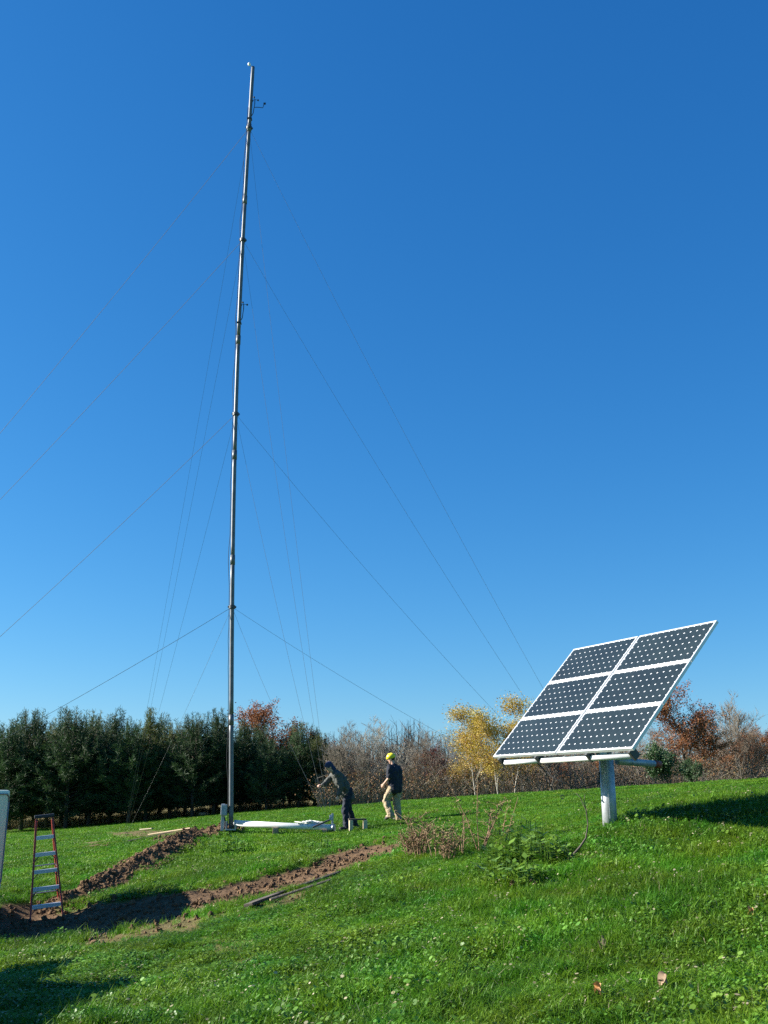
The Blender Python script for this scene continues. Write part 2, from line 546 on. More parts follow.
gx = axis(-12, 10, 0.085, -1500, 1500, 1.07)
gy = axis(7, 31, 0.09, -120, 2500, 1.045)
GX, GY = np.meshgrid(gx, gy)
GZ = height(GX.ravel(), GY.ravel())
DM = dirt_mask(GX.ravel(), GY.ravel())
nx, ny = len(gx), len(gy)
me = bpy.data.meshes.new("ground")
me.vertices.add(nx * ny)
me.vertices.foreach_set("co", np.stack([GX.ravel(), GY.ravel(), GZ], 1).astype(np.float32).ravel())
ii = (np.arange(ny - 1)[:, None] * nx + np.arange(nx - 1)[None, :]).ravel()
quads = np.stack([ii, ii + 1, ii + nx + 1, ii + nx], 1)
me.loops.add(quads.size)
me.loops.foreach_set("vertex_index", quads.ravel().astype(np.int32))
me.polygons.add(len(quads))
me.polygons.foreach_set("loop_start", (np.arange(len(quads)) * 4).astype(np.int32))
me.polygons.foreach_set("use_smooth", np.ones(len(quads), bool))
at1 = me.attributes.new("dirt", 'FLOAT', 'POINT')
at1.data.foreach_set("value", DM.astype(np.float32))
dryv = np.clip((GY.ravel() - 60.5 - 0.02 * GX.ravel() + fbm(GX.ravel() * .3, GY.ravel() * .3, 8) * 6) / 3, 0, 1)
at2 = me.attributes.new("dry", 'FLOAT', 'POINT')
at2.data.foreach_set("value", dryv.astype(np.float32))
me.update(); me.validate()
ground = bpy.data.objects.new("ground", me)
COL.objects.link(ground)
tag(ground, "sloping green lawn and bank scarred by two bands of bare brown soil", "ground", kind="structure")

gm = bpy.data.materials.new("turf_and_soil")
gm.use_nodes = True
t = gm.node_tree
b = t.nodes["Principled BSDF"]; b.inputs["Roughness"].default_value = 0.95; b.inputs["Specular IOR Level"].default_value = 0.15
tc = t.nodes.new("ShaderNodeTexCoord")


def noise(scale, det=6, rough=0.6):
    n = t.nodes.new("ShaderNodeTexNoise"); n.inputs["Scale"].default_value = scale; n.inputs["Detail"].default_value = det
    n.inputs["Roughness"].default_value = rough
    t.links.new(tc.outputs["Object"], n.inputs["Vector"]); return n


def ramp(src, stops):
    r = t.nodes.new("ShaderNodeValToRGB")
    for i, (p, c) in enumerate(stops):
        e = r.color_ramp.elements[i] if i < 2 else r.color_ramp.elements.new(p)
        e.position = p; e.color = (*c, 1)
    t.links.new(src, r.inputs[0]); return r


g1 = ramp(noise(2.3).outputs["Fac"], [(0.3, (0.038, 0.105, 0.007)), (0.7, (0.090, 0.190, 0.012)), (0.5, (0.062, 0.150, 0.009))])
s1 = ramp(noise(5.5, 8, 0.7).outputs["Fac"], [(0.3, (0.072, 0.042, 0.022)), (0.72, (0.20, 0.124, 0.068)), (0.5, (0.125, 0.076, 0.040))])
d1 = ramp(noise(1.1).outputs["Fac"], [(0.3, (0.11, 0.10, 0.035)), (0.7, (0.26, 0.20, 0.10))])


def attr(n):
    a = t.nodes.new("ShaderNodeAttribute"); a.attribute_name = n; return a


def mix(f, a, bb):
    m = t.nodes.new("ShaderNodeMix"); m.data_type = 'RGBA'
    t.links.new(f, m.inputs[0]); t.links.new(a, m.inputs[6]); t.links.new(bb, m.inputs[7]); return m.outputs[2]


c = mix(attr("dry").outputs["Fac"], g1.outputs[0], d1.outputs[0])
c = mix(attr("dirt").outputs["Fac"], c, s1.outputs[0])
t.links.new(c, b.inputs["Base Color"])
bp = t.nodes.new("ShaderNodeBump"); bp.inputs["Strength"].default_value = 0.9; bp.inputs["Distance"].default_value = 0.06
t.links.new(noise(11, 8, 0.7).outputs["Fac"], bp.inputs["Height"]); t.links.new(bp.outputs[0], b.inputs["Normal"])
me.materials.append(gm)


# ------------------------------------------------------------------ scattered cover (stuff)
def scatter(name, pts, rot, scl, var, variants, label, cat):
    """one object: points carrying attributes, instanced by geometry nodes"""
    vc = bpy.data.collections.new(name + "_kinds")
    for i, m_ in enumerate(variants):
        o = bpy.data.objects.new("%s_kind_%02d" % (name, i), m_)
        vc.objects.link(o)
    me = bpy.data.meshes.new(name)
    me.vertices.add(len(pts))
    me.vertices.foreach_set("co", pts.astype(np.float32).ravel())
    a = me.attributes.new("rot", 'FLOAT_VECTOR', 'POINT'); a.data.foreach_set("vector", rot.astype(np.float32).ravel())
    a = me.attributes.new("scl", 'FLOAT_VECTOR', 'POINT'); a.data.foreach_set("vector", scl.astype(np.float32).ravel())
    a = me.attributes.new("kind_index", 'INT', 'POINT'); a.data.foreach_set("value", var.astype(np.int32))
    o = bpy.data.objects.new(name, me); COL.objects.link(o)
    for m_ in variants:
        for mm in m_.materials:
            if mm.name not in [x.name for x in me.materials]: me.materials.append(mm)
    ng = bpy.data.node_groups.new(name + "_nodes", 'GeometryNodeTree')
    ng.interface.new_socket("Geometry", in_out='INPUT', socket_type='NodeSocketGeometry')
    ng.interface.new_socket("Geometry", in_out='OUTPUT', socket_type='NodeSocketGeometry')
    N = ng.nodes.new
    gi = N('NodeGroupInput'); go = N('NodeGroupOutput')
    ci = N('GeometryNodeCollectionInfo'); ci.inputs[0].default_value = vc
    ci.inputs[1].default_value = True; ci.inputs[2].default_value = True
    ip = N('GeometryNodeInstanceOnPoints')

    def na(nm, ty):
        q = N('GeometryNodeInputNamedAttribute'); q.data_type = ty; q.inputs[0].default_value = nm; return q.outputs[0]
    L = ng.links.new
    L(gi.outputs[0], ip.inputs["Points"]); L(ci.outputs[0], ip.inputs["Instance"])
    ip.inputs["Pick Instance"].default_value = True
    L(na("kind_index", 'INT'), ip.inputs["Instance Index"])
    L(na("rot", 'FLOAT_VECTOR'), ip.inputs["Rotation"])
    L(na("scl", 'FLOAT_VECTOR'), ip.inputs["Scale"])
    L(ip.outputs[0], go.inputs[0])
    md = o.modifiers.new("scatter", 'NODES'); md.node_group = ng
    tag(o, label, cat, kind="stuff")
    return o


def tuft(seed, nb, rad, h0, h1, wid, mt, lean=0.5):
    rnd = random.Random(seed)
    mb = MB()
    for i in range(nb):
        a = rnd.uniform(0, 6.283); r = rad * math.sqrt(rnd.random())
        p = Vector((r * math.cos(a), r * math.sin(a), -0.01))
        h = rnd.uniform(h0, h1); wd = wid * rnd.uniform(0.6, 1.2)
        da = rnd.uniform(0, 6.283); l = rnd.uniform(0.1, lean) * h
        d = Vector((math.cos(da), math.sin(da), 0)); s = Vector((-d.y, d.x, 0))
        q = p + d * l * 0.35 + Vector((0, 0, h * 0.6)); e = p + d * l * 1.2 + Vector((0, 0, h * rnd.uniform(0.75, 1.0)))
        mb.add([p - s * wd / 2, p + s * wd / 2, q + s * wd * 0.45, q - s * wd * 0.45, e], [(0, 1, 2, 3), (3, 2, 4)])
    return mb.mesh("tuft", mt)


def leaflets(seed, nb, rad, h0, h1, size, mt):
    rnd = random.Random(seed)
    mb = MB()
    for i in range(nb):
        a = rnd.uniform(0, 6.283); r = rad * math.sqrt(rnd.random())
        c = Vector((r * math.cos(a), r * math.sin(a), rnd.uniform(h0, h1)))
        z = Vector((rnd.uniform(-.7, .7), rnd.uniform(-.7, .7), 1)).normalized()
        x = z.orthogonal().normalized(); y = z.cross(x)
        s = size * rnd.uniform(0.6, 1.3); ph = rnd.uniform(0, 6)
        ring = [c + (x * math.cos(ph + k * 1.047) * 1.25 + y * math.sin(ph + k * 1.047)) * s * 0.5 for k in range(6)]
        mb.add(ring, [tuple(range(6))])
        mb.add([Vector((c.x * .4, c.y * .4, 0)), Vector((c.x * .4 + .003, c.y * .4, 0)), c], [(0, 1, 2)])
    return mb.mesh("leaflets", mt)


rng = np.random.default_rng(5)


def area_points(y0, y1, dens, k0=-0.50, k1=0.47):
    """uniform points over the wedge of lawn between two distances"""
    A = (k1 - k0) * (y1 * y1 - y0 * y0) / 2
    n = int(A * dens)
    y = np.sqrt(rng.uniform(y0 * y0, y1 * y1, n))
    x = rng.uniform(k0, k1, n) * y
    return x, y


variants = [tuft(10 + i, 20, 0.08, 0.06, 0.14, 0.0075, M['blade'], 1.2) for i in range(5)]
variants += [leaflets(40 + i, 16, 0.09, 0.03, 0.09, 0.021, M['clover']) for i in range(3)]
variants += [tuft(60 + i, 4, 0.08, 0.05, 0.12, 0.007, M['straw'], 1.6) for i in range(2)]  # straw blades, their pale colour also standing in for whitish glints on the grass
variants += [leaflets(95 + i, 4, 0.10, 0.05, 0.12, 0.024, M['straw']) for i in range(2)]  # pale dead leaf bits that double as painted highlight specks
variants += [tuft(80 + i, 10, 0.06, 0.10, 0.18, 0.008, M['blade'], 1.8) for i in range(2)]
variants += [leaflets(85 + i, 9, 0.11, 0.04, 0.11, 0.032, M['clover']) for i in range(2)]
variants += [tuft(70 + i, 24, 0.13, 0.05, 0.10, 0.014, M['blade'], 0.7) for i in range(4)]
XS, YS, SC, VR = [], [], [], []
for (y0, y1, dens, s0, s1, far) in ((4.5, 9, 520, .75, 1.15, 0), (9, 14, 400, .8, 1.2, 0), (14, 21, 210, .85, 1.25, 0), (21, 34, 110, .7, 1.15, 1), (34, 62, 34, 1.0, 1.6, 1)):
    x, y = area_points(y0, y1, dens)
    n = len(x)
    s = rng.uniform(s0, s1, n)
    pat = fbm(x * 0.8, y * 0.8, 31, 3)
    u = rng.random(n)
    if far:
        v = rng.integers(16, 20, n); v = np.where(u < 0.02, rng.integers(8, 10, n), v)
        v = np.where((u > 0.9), rng.integers(5, 8, n), v)
    else:
        v = rng.integers(0, 5, n)
        v = np.where(u < np.clip(0.20 + pat * 1.2, 0.03, 0.5), rng.integers(5, 8, n), v)
        v = np.where(u > 0.955, rng.integers(8, 10, n), v)
        p2 = fbm(x * 0.6, y * 0.6, 91, 3)
        v = np.where((u > 0.93) & (u < 0.955), rng.integers(10, 12, n), v)
        v = np.where((u > 0.88) & (u < 0.93) & (p2 > -0.02), rng.integers(12, 14, n), v)
        v = np.where((u > 0.83) & (u < 0.88) & (p2 < 0.02), rng.integers(14, 16, n), v)
    XS.append(x); YS.append(y); SC.append(s); VR.append(v)
x = np.concatenate(XS); y = np.concatenate(YS); s = np.concatenate(SC); v = np.concatenate(VR)
dm = dirt_mask(x, y)
keep = (rng.random(len(x)) > dm * 1.15) & ((y < 60 + rng.uniform(-2, 2, len(x))))
x, y, s, v, dm = x[keep], y[keep], s[keep], v[keep], dm[keep]
s = s * (1 - 0.4 * dm)
tall = np.clip(fbm(x * 0.5, y * 0.5, 77, 3) * 2.5 + 0.9, 0.55, 1.4)
hz = s * np.where(y < 21, tall, 0.6)
grass = scatter("grass", np.stack([x, y, height(x, y)], 1),
                np.stack([rng.uniform(-.25, .25, len(x)), rng.uniform(-.25, .25, len(x)), rng.uniform(0, 6.283, len(x))], 1),
                np.stack([s, s, hz], 1), v, variants, "short green lawn grass and clover covering the slope", "grass")

# dry tall grass along the foot of the trees
dv = [tuft(90 + i, 26, 0.35, 0.45, 0.95, 0.035, M['dry'], 0.9) for i in range(4)]
x = rng.uniform(-42, 34, 8000); y = rng.uniform(62, 82, 8000)
k = (y > 62.5)
x, y = x[k], y[k]
s = rng.uniform(0.5, 1.0, len(x)) * np.where(x > 2, 0.8, 0.85)
scatter("dry_grass", np.stack([x, y, height(x, y)], 1), np.stack([x * 0, x * 0, rng.uniform(0, 6.283, len(x))], 1), np.stack([s, s, s], 1),
        rng.integers(0, 4, len(x)), dv, "tall straw coloured dry grass growing under and behind the trees", "dry grass")


# soil clods
def clod(seed):
    rnd = random.Random(seed)
    bm = bmesh.new()
    bmesh.ops.create_icosphere(bm, subdivisions=2, radius=1.0)
    for vtx in bm.verts:
        n = vtx.co.normalized()
        k_ = 1 + 0.35 * math.sin(n.x * 4 + seed) * math.cos(n.y * 5 - seed) + 0.25 * (rnd.random() - .5)
        vtx.co = Vector((n.x * 1.2, n.y, n.z * 0.75)) * k_
    m_ = bpy.data.meshes.new("clod"); bm.to_mesh(m_); bm.free()
    m_.materials.append(M['soil'])
    return m_


M['soil'] = mat("loose_soil", (0.075, 0.045, 0.024), 0.95, col2=(0.18, 0.112, 0.062), scale=1.3, bump=0.6, bscale=3, rand=0.3, spec=0.15)
cv = [clod(i) for i in range(5)]
bx = rng.uniform(-12, 2, 160000); by = rng.uniform(12, 28, 160000)
ld = line_d(bx, by, L_HEAP); pb = poly_sd(bx, by, P_BAND)
prob = np.where(ld < 0.6, 1.0 - ld * 0.9, np.where(pb > -0.15, 0.12 + 0.25 * (fbm(bx, by, 50) > 0.08), 0))
for q in P_WORN: prob = np.maximum(prob, np.where(poly_sd(bx, by, q) > 0, 0.06, 0))
k = rng.random(len(bx)) < prob * 0.85
bx, by = bx[k], by[k]
sz = np.exp(rng.normal(-4.35, 0.6, len(bx))); sz = np.clip(sz, 0.006, 0.05)
scatter("soil_clods", np.stack([bx, by, height(bx, by) + sz * 0.25], 1), rng.uniform(0, 6.283, (len(bx), 3)), np.stack([sz, sz, sz], 1),
        rng.integers(0, 5, len(bx)), cv, "loose brown clods of dug soil along the trench lines", "soil")
print("grass", len(grass.data.vertices), "clods", len(bx))


# ------------------------------------------------------------------ trees
def pine_meshes(seed, h, mt, dens=1.0, wide=0.30):
    rnd = random.Random(seed)
    tk = MB()
    bend = [Vector((rnd.uniform(-.1, .1), rnd.uniform(-.1, .1), 0)) for _ in range(4)]
    pts = []
    for i in range(9):
        f = i / 8
        pts.append(Vector((bend[0].x * math.sin(f * 5), bend[1].y * math.sin(f * 4), f * h * 0.97)))

    def tp(z):
        f = min(max(z / (h * 0.97), 0), 1) * 8
        i = min(int(f), 7); return pts[i].lerp(pts[i + 1], f - i)
    tk.tube([p - Vector((0, 0, .15)) if i == 0 else p for i, p in enumerate(pts)], [0.105 * (1 - 0.9 * i / 8) + 0.006 for i in range(9)], 7)
    cr = MB()

    def needles(c, d, size, n):
        for _ in range(n):
            v_ = (d * 0.7 + Vector((rnd.gauss(0, .6), rnd.gauss(0, .6), rnd.gauss(0.1, .5)))).normalized()
            s_ = v_.cross(Vector((rnd.gauss(0, 1), rnd.gauss(0, 1), rnd.gauss(0, 1))))
            s_ = s_.normalized() * size * 0.068 if s_.length > 1e-4 else Vector((.02, 0, 0))
            l = size * rnd.uniform(0.7, 1.3)
            o_ = c + Vector((rnd.gauss(0, .05), rnd.gauss(0, .05), rnd.gauss(0, .05)))
            cr.add([o_ - s_, o_ + s_, o_ + v_ * l + s_ * .5, o_ + v_ * l - s_ * .5], [(0, 1, 2, 3)])
    z = h * 0.095
    while z < h * 0.90:
        f = z / h
        prof = (min(1, 0.66 + f * 1.5) if f < 0.32 else 1.0) * (1 - max(0, f - 0.42) / 0.58) ** 1.05
        nb = 6 if f < 0.75 else 4
        a0 = rnd.uniform(0, 6.28)
        for k_ in range(nb):
            a = a0 + k_ * 6.283 / nb + rnd.uniform(-.35, .35)
            L = h * wide * prof * rnd.uniform(0.6, 1.2)
            el = rnd.uniform(0.0, 0.35) + 0.65 * f
            d = Vector((math.cos(a) * math.cos(el), math.sin(a) * math.cos(el), math.sin(el)))
            o_ = tp(z)
            e = o_ + d * L + Vector((0, 0, L * 0.12))
            tk.tube([o_, o_ + d * L * .5, e], [0.028 * (1 - f * .6), 0.018, 0.005], 3, cap=False)
            steps = max(2, int(L / 0.20))
            for q in range(steps):
                g = 0.22 + 0.78 * (q + rnd.random()) / steps
                c_ = o_.lerp(e, g) + Vector((rnd.gauss(0, .09), rnd.gauss(0, .09), rnd.gauss(0, .09)))
                needles(c_, d, 0.24, int((13 if f < .6 else 8) * dens))
            if f > 0.45 and rnd.random() < 0.7:     # upright candle at the tip
                hh = rnd.uniform(0.25, 0.75)
                tk.tube([e, e + Vector((0, 0, hh))], [0.012, 0.004], 3, cap=False)
                for q in range(4): needles(e + Vector((0, 0, hh * (q + 1) / 4)), Vector((0, 0, 1)), 0.17, 5)
        z += rnd.uniform(0.19, 0.29)
    for q in range(13):
        zz_ = h * rnd.uniform(0.62, 0.93); a = rnd.uniform(0, 6.283); rr_ = h * wide * 0.75 * (1 - zz_ / h) ** .6 * math.sqrt(rnd.random())
        b0 = tp(zz_) + Vector((math.cos(a) * rr_, math.sin(a) * rr_, 0)); L_ = min(h * 1.10 - zz_, rnd.uniform(.9, 2.3))
        e_ = b0 + Vector((rnd.gauss(0, .12), rnd.gauss(0, .12), L_))
        tk.tube([tp(zz_ - .2), b0, e_], [.016, .014, .004], 3, cap=False)
        for k_ in range(int(L_ / .12)): needles(b0.lerp(e_, k_ * .12 / L_), Vector((0, 0, 1)), 0.19, 5)
    for q in range(int(h * 0.14 / 0.1)):
        needles(tp(h * 0.88) + Vector((0, 0, q * 0.1)), Vector((0, 0, 1)), 0.17, 6)
    return tk.mesh("trunk", M['bark'], True), cr.mesh("crown", mt)


def tree_thing(name, loc, tm, cm, label, cat, group, rz, sc, crown="crown"):
    o = empty(name, loc, rz)
    o.scale = sc if hasattr(sc, '__len__') else (sc, sc, sc)
    tag(o, label, cat, group)
    a = bpy.data.objects.new("trunk", tm); COL.objects.link(a); a.parent = o
    if cm is not None:
        a = bpy.data.objects.new(crown, cm); COL.objects.link(a); a.parent = o
    return o


PV = [pine_meshes(100 + i, 6.4, M['needle2'] if i == 5 else M['needle'], 1.2, 0.30 + 0.015 * i) for i in range(6)]
PVL = pine_meshes(120, 6.4, M['needle2'], 1.0, 0.26)
ORD = ["first", "second", "third", "fourth", "fifth", "sixth", "seventh", "eighth", "ninth", "tenth", "eleventh", "twelfth", "thirteenth", "fourteenth", "fifteenth"]
fr = [(2, 724), (22, 714), (47, 722), (66, 711), (88, 719), (109, 712), (128, 720), (145, 711), (169, 725), (192, 715), (213, 711), (240, 722), (266, 738), (298, 724), (318, 734)]
notes = {2: "dark pine directly behind the red stepladder", 3: "dark pine just right of the stepladder top with a tall leader",
         9: "dark pine standing left of the mast foot behind the grey box post", 10: "dark pine just left of the tall steel mast",
         11: "dark pine just right of the tall steel mast", 13: "bushy dark green pine left of the man in the jacket", 14: "last dark pine at the right end of the evergreen row",
         0: "dark pine at the far left edge behind the trailer", 7: "yellow green pine lighter than its dark neighbours in the row"}
for i, (px, py) in enumerate(fr):
    Y = 59 + (i % 3) * 1.3
    p = at(px, 820, Y); z = gz(p.x, p.y)
    top = at(px, py + 4, Y).z
    tm, cm = PVL if i == 7 else PV[(i * 5 + 1) % 6]
    sc = (top - z) / 6.5
    lab = notes.get(i, "dark evergreen pine, %s trunk from the left in the front row" % ORD[i])
    tree_thing("pine_tree", (p.x, p.y, z), tm, cm, lab, "pine tree", "evergreen pines in the row behind the lawn", i * 1.7, (sc * 1.22, sc * 1.22, sc))
for i in range(14):
    px = -12 + i * 25 + random.uniform(-5, 5)
    Y = 64 + random.uniform(-1, 2.5)
    p = at(px, 815, Y); z = gz(p.x, p.y)
    top = at(px, 722 + (11 if i > 9 else 0) + random.uniform(-5, 6), Y).z
    tm, cm = PV[(i * 5 + 3) % 6]
    sc = (top - z) / 6.5
    tree_thing("pine_tree", (p.x, p.y, z), tm, cm, "dark pine of the rear row seen only between the front row pines", "pine tree", "evergreen pines behind the front row", i * 2.3, (sc * 1.25, sc * 1.25, sc))


def leafy_tree(seed, h, bark, leaf=None, nleaf=0, lsize=0.12, spread=0.5, stems=1, levels=4, r0=0.06, up=0.55, leaf2=None, low=0.25, twn=3, loose=0.12):
    rnd = random.Random(seed)
    tk = MB(); cr = MB(); tips = []
    allt = []

    def grow(p, d, L, r, lev):
        n = 4 if lev < 2 else 3
        pts, rad = [p], [r]
        q = p.copy(); dd = d.copy()
        for i in range(n):
            dd = (dd + Vector((rnd.gauss(0, .12), rnd.gauss(0, .12), rnd.gauss(0.05, .08)))).normalized()
            q = q + dd * L / n
            pts.append(q.copy()); rad.append(r * (1 - (0.75 if lev else 0.8) * (i + 1) / n))
        tk.tube(pts, rad, 6 if lev == 0 else (4 if lev == 1 else 3), cap=False)
        if lev >= 1: allt.extend(pts[1:])
        if lev >= levels - 1:
            tips.append(pts[-1]); return
        kids = [9, 5, 4, 3][min(lev, 3)] + rnd.randint(0, 2)
        if lev == levels - 2: kids = twn + rnd.randint(0, 1)
        for k_ in range(kids):
            f = (low + (1 - low) * (k_ + rnd.random()) / kids) if lev == 0 else rnd.uniform(0.25, 1.0)
            j = min(int(f * n), n - 1)
            b_ = pts[j].lerp(pts[j + 1], f * n - j)
            a = rnd.uniform(0, 6.283)
            base = (pts[j + 1] - pts[j]).normalized()
            o_ = base.orthogonal().normalized(); o2 = base.cross(o_)
            ang = rnd.uniform(0.45, 0.95)
            nd = (base * math.cos(ang) + (o_ * math.cos(a) + o2 * math.sin(a)) * math.sin(ang) + Vector((0, 0, up * 0.5))).normalized()
            ll = L * (spread * (1.15 - 0.6 * f) if lev == 0 else rnd.uniform(0.45, 0.7))
            grow(b_, nd, ll, max(rad[j] * 0.6, 0.0105), lev + 1)
    for s_ in range(stems):
        a = rnd.uniform(0, 6.283)
        grow(Vector((math.cos(a) * .12 * (stems > 1), math.sin(a) * .12 * (stems > 1), -0.1)), Vector((math.cos(a) * .22 * (stems > 1), math.sin(a) * .22 * (stems > 1), 1)).normalized(), h * (0.95 if s_ == 0 else rnd.uniform(.6, .95)), r0, 0)
    mx = max(p.z for p in allt)
    for i in range(nleaf):
        p = rnd.choice(tips if rnd.random() < 0.55 else allt)
        c_ = p + Vector((rnd.gauss(0, loose), rnd.gauss(0, loose), rnd.gauss(0, loose)))
        z_ = Vector((rnd.gauss(0, 1), rnd.gauss(0, 1), rnd.gauss(0.3, 1))).normalized()
        x_ = z_.orthogonal().normalized(); y_ = z_.cross(x_)
        s_ = lsize * rnd.uniform(0.55, 1.25)
        cr.add([c_ - x_ * s_ * .5, c_ - y_ * s_ * .36, c_ + x_ * s_ * .6, c_ + y_ * s_ * .36], [(0, 1, 2, 3)], 1 if (leaf2 and rnd.random() < (0.65 - 0.6 * p.z / mx)) else 0)
    k_ = h / mx
    for m_ in (tk, cr): m_.v = [(a * k_, b_ * k_, c_ * k_) for a, b_, c_ in m_.v]
    return tk.mesh("trunk", bark, True), (cr.mesh("crown", [leaf, leaf2] if leaf2 else leaf) if nleaf else None)


BARE = [leafy_tree(200 + i, 5.5, M['barkgrey'] if i % 2 else M['twig'], spread=0.42, levels=5 if i < 2 else 4, r0=0.05, up=0.7, low=0.2, twn=4, stems=1 + i % 2) for i in range(4)]
BROWN = [leafy_tree(220 + i, 5, M['twig'], M['brownleaf'], 4600, 0.055, spread=0.5, low=0.1, stems=2, r0=0.05, leaf2=M['rust']) for i in range(3)]
RUST = [leafy_tree(240 + i, 5, M['bark'], M['rust'], 13000, 0.08, spread=0.5, r0=0.07, low=0.06, leaf2=M['brownleaf']) for i in range(3)]
YEL = [leafy_tree(260 + i, 5, M['barkpale'], M['yellow'], 8000, 0.075, spread=0.33, loose=0.21, r0=0.030, low=0.07, up=0.9, leaf2=M['amber']) for i in range(3)]
RED = [leafy_tree(280, 5, M['bark'], M['redleaf'], 6000, 0.085, spread=0.45, r0=0.06, low=0.15)]
SHRUB = [leafy_tree(290, 3.2, M['bark'], M['shrub'], 6500, 0.15, spread=0.55, r0=0.05, low=0.05, stems=3)]


def plant_tree(name, px, ptop, Y, var, label, group, cat="tree", wide=1.0, rz=None):
    p = at(px, 800, Y); z = gz(p.x, p.y) - 0.05
    top = at(px, ptop, Y).z
    tm, cm = var
    hh = max(v_.co.z for v_ in tm.vertices)
    sc = (top - z) / hh
    return tree_thing(name, (p.x, p.y, z), tm, cm, label, cat, group, random.uniform(0, 6.28) if rz is None else rz, (sc * wide, sc * wide, sc))


GB = "bare grey trees along the field edge"
BT = -13
for px, pt, Y, k_, lab in [(336, 738, 58, 0, "leafless grey tree right behind the man in the beanie"), (352, 734, 60, 1, "leafless tree between the two men, nearer the bent man"),
                           (368, 733, 57, 2, "leafless thin tree midway between the two men"), (383, 737, 61, 3, "leafless tree directly behind the yellow hard hat"),
                           (400, 728, 57, 1, "tall leafless grey tree just right of the man in the hard hat"), (415, 733, 60, 0, "leafless grey tree left of the dark red tree"),
                           (431, 736, 58, 2, "leafless pale twigged tree beside the dark red tree"), (448, 739, 62, 3, "leafless tree behind the left side of the yellow trees"),
                           (548, 745, 56, 1, "leafless tree glimpsed under the lower left of the solar array"), (575, 742, 58, 2, "leafless tree under the middle of the solar array"),
                           (592, 740, 57, 0, "leafless tree just left of the solar array post"), (632, 736, 58, 3, "leafless tree just right of the solar array post"),
                           (744, 700, 56, 0, "tall leafless tree rising over the brown trees at the right edge"), (764, 716, 60, 1, "leafless tree at the extreme right edge of the field"),
                           (650, 742, 60, 1, "leafless tree behind the dark green shrub")]:
    plant_tree("bare_tree", px, pt + BT, Y, BARE[k_], lab, GB, wide=1.1)
GR = "brown and rust leaved trees along the field edge"
for px, pt, Y, var, lab in [(284, 705, 67, RUST[0], "rust brown oak rising above the pines right of the mast"), (340, 730, 64, RED[0], "reddish brown tree behind the bent man's head"),
                            (322, 742, 63, BROWN[1], "brown leaved tree at the right end of the pine row"),
                            (360, 745, 59, BROWN[0], "amber brown small tree between the two men"), (382, 752, 62, BROWN[2], "low brown tree behind the hard hat man's shoulders"),
                            (418, 750, 56, BROWN[1], "low rusty tree right of the hard hat man"), (436, 742, 59, RED[0], "dark red leaved tree left of the yellow trees"),
                            (537, 752, 58, BROWN[0], "brown tree under the left corner of the solar array"), (562, 752, 57, RUST[1], "rusty tree under the solar array left of its post"),
                            (585, 752, 60, BROWN[2], "brown tree low behind the solar array cable"), (622, 742, 60, RUST[2], "brown tree behind the solar array post"),
                            (643, 732, 58, BROWN[0], "brown tree above the dark green shrub"),
                            (690, 688, 55, RUST[0], "tallest orange brown oak right of the solar array"), (667, 722, 60, BROWN[1], "brown tree between the solar array and the tall oak"),
                            (708, 712, 54, RUST[1], "dark brown oak just right of the tallest oak"), (728, 716, 57, BROWN[2], "brown tree below the tall leafless tree at right"),
                            (746, 726, 55, BROWN[0], "brown bushy tree near the right edge"), (764, 730, 57, RUST[2], "rust brown tree cut off by the right edge"),
                            (784, 722, 57, RUST[0], "rust brown tree standing past the right edge trees")]:
    plant_tree("autumn_tree", px, pt, Y, var, lab, GR, wide=1.25)
GY_ = "yellow birches along the field edge"
for px, pt, Y, k_, lab in [(468, 707, 52, 0, "yellow leaved birch with a pale trunk, leftmost of the yellow trees"), (479, 716, 54, 1, "yellow and pale twigged birch in the middle of the yellow trees"),
                           (491, 712, 51, 2, "amber yellow birch behind the array's lower left corner"), (516, 722, 55, 1, "amber birch half hidden by the array's left edge"), (506, 697, 53, 0, "tallest yellow birch beside the array's left edge"),
                           (456, 738, 55, 1, "small yellow green birch low at the left of the yellow trees")]:
    plant_tree("birch_tree", px + 8, pt, Y, YEL[k_], lab, GY_, wide=1.3)
plant_tree("evergreen_shrub", 670, 742, 47, SHRUB[0], "rounded dark green shrub at the field edge right of the array post", None, "shrub", wide=1.15)
plant_tree("evergreen_shrub", 690, 757, 49, SHRUB[0], "lower dark green shrub half hidden right of the rounded shrub", None, "shrub", wide=0.9)


# thicket of saplings and brush that reads as one mass
def thicket():
    rnd = random.Random(3)
    mb = MB()
    for i in range(2300):
        px = rnd.uniform(318, 800)
        Y = rnd.uniform(52, 66)
        p = at(px, 800, Y)
        z = p.z * 0
        pts.append((p.x, Y))
    return


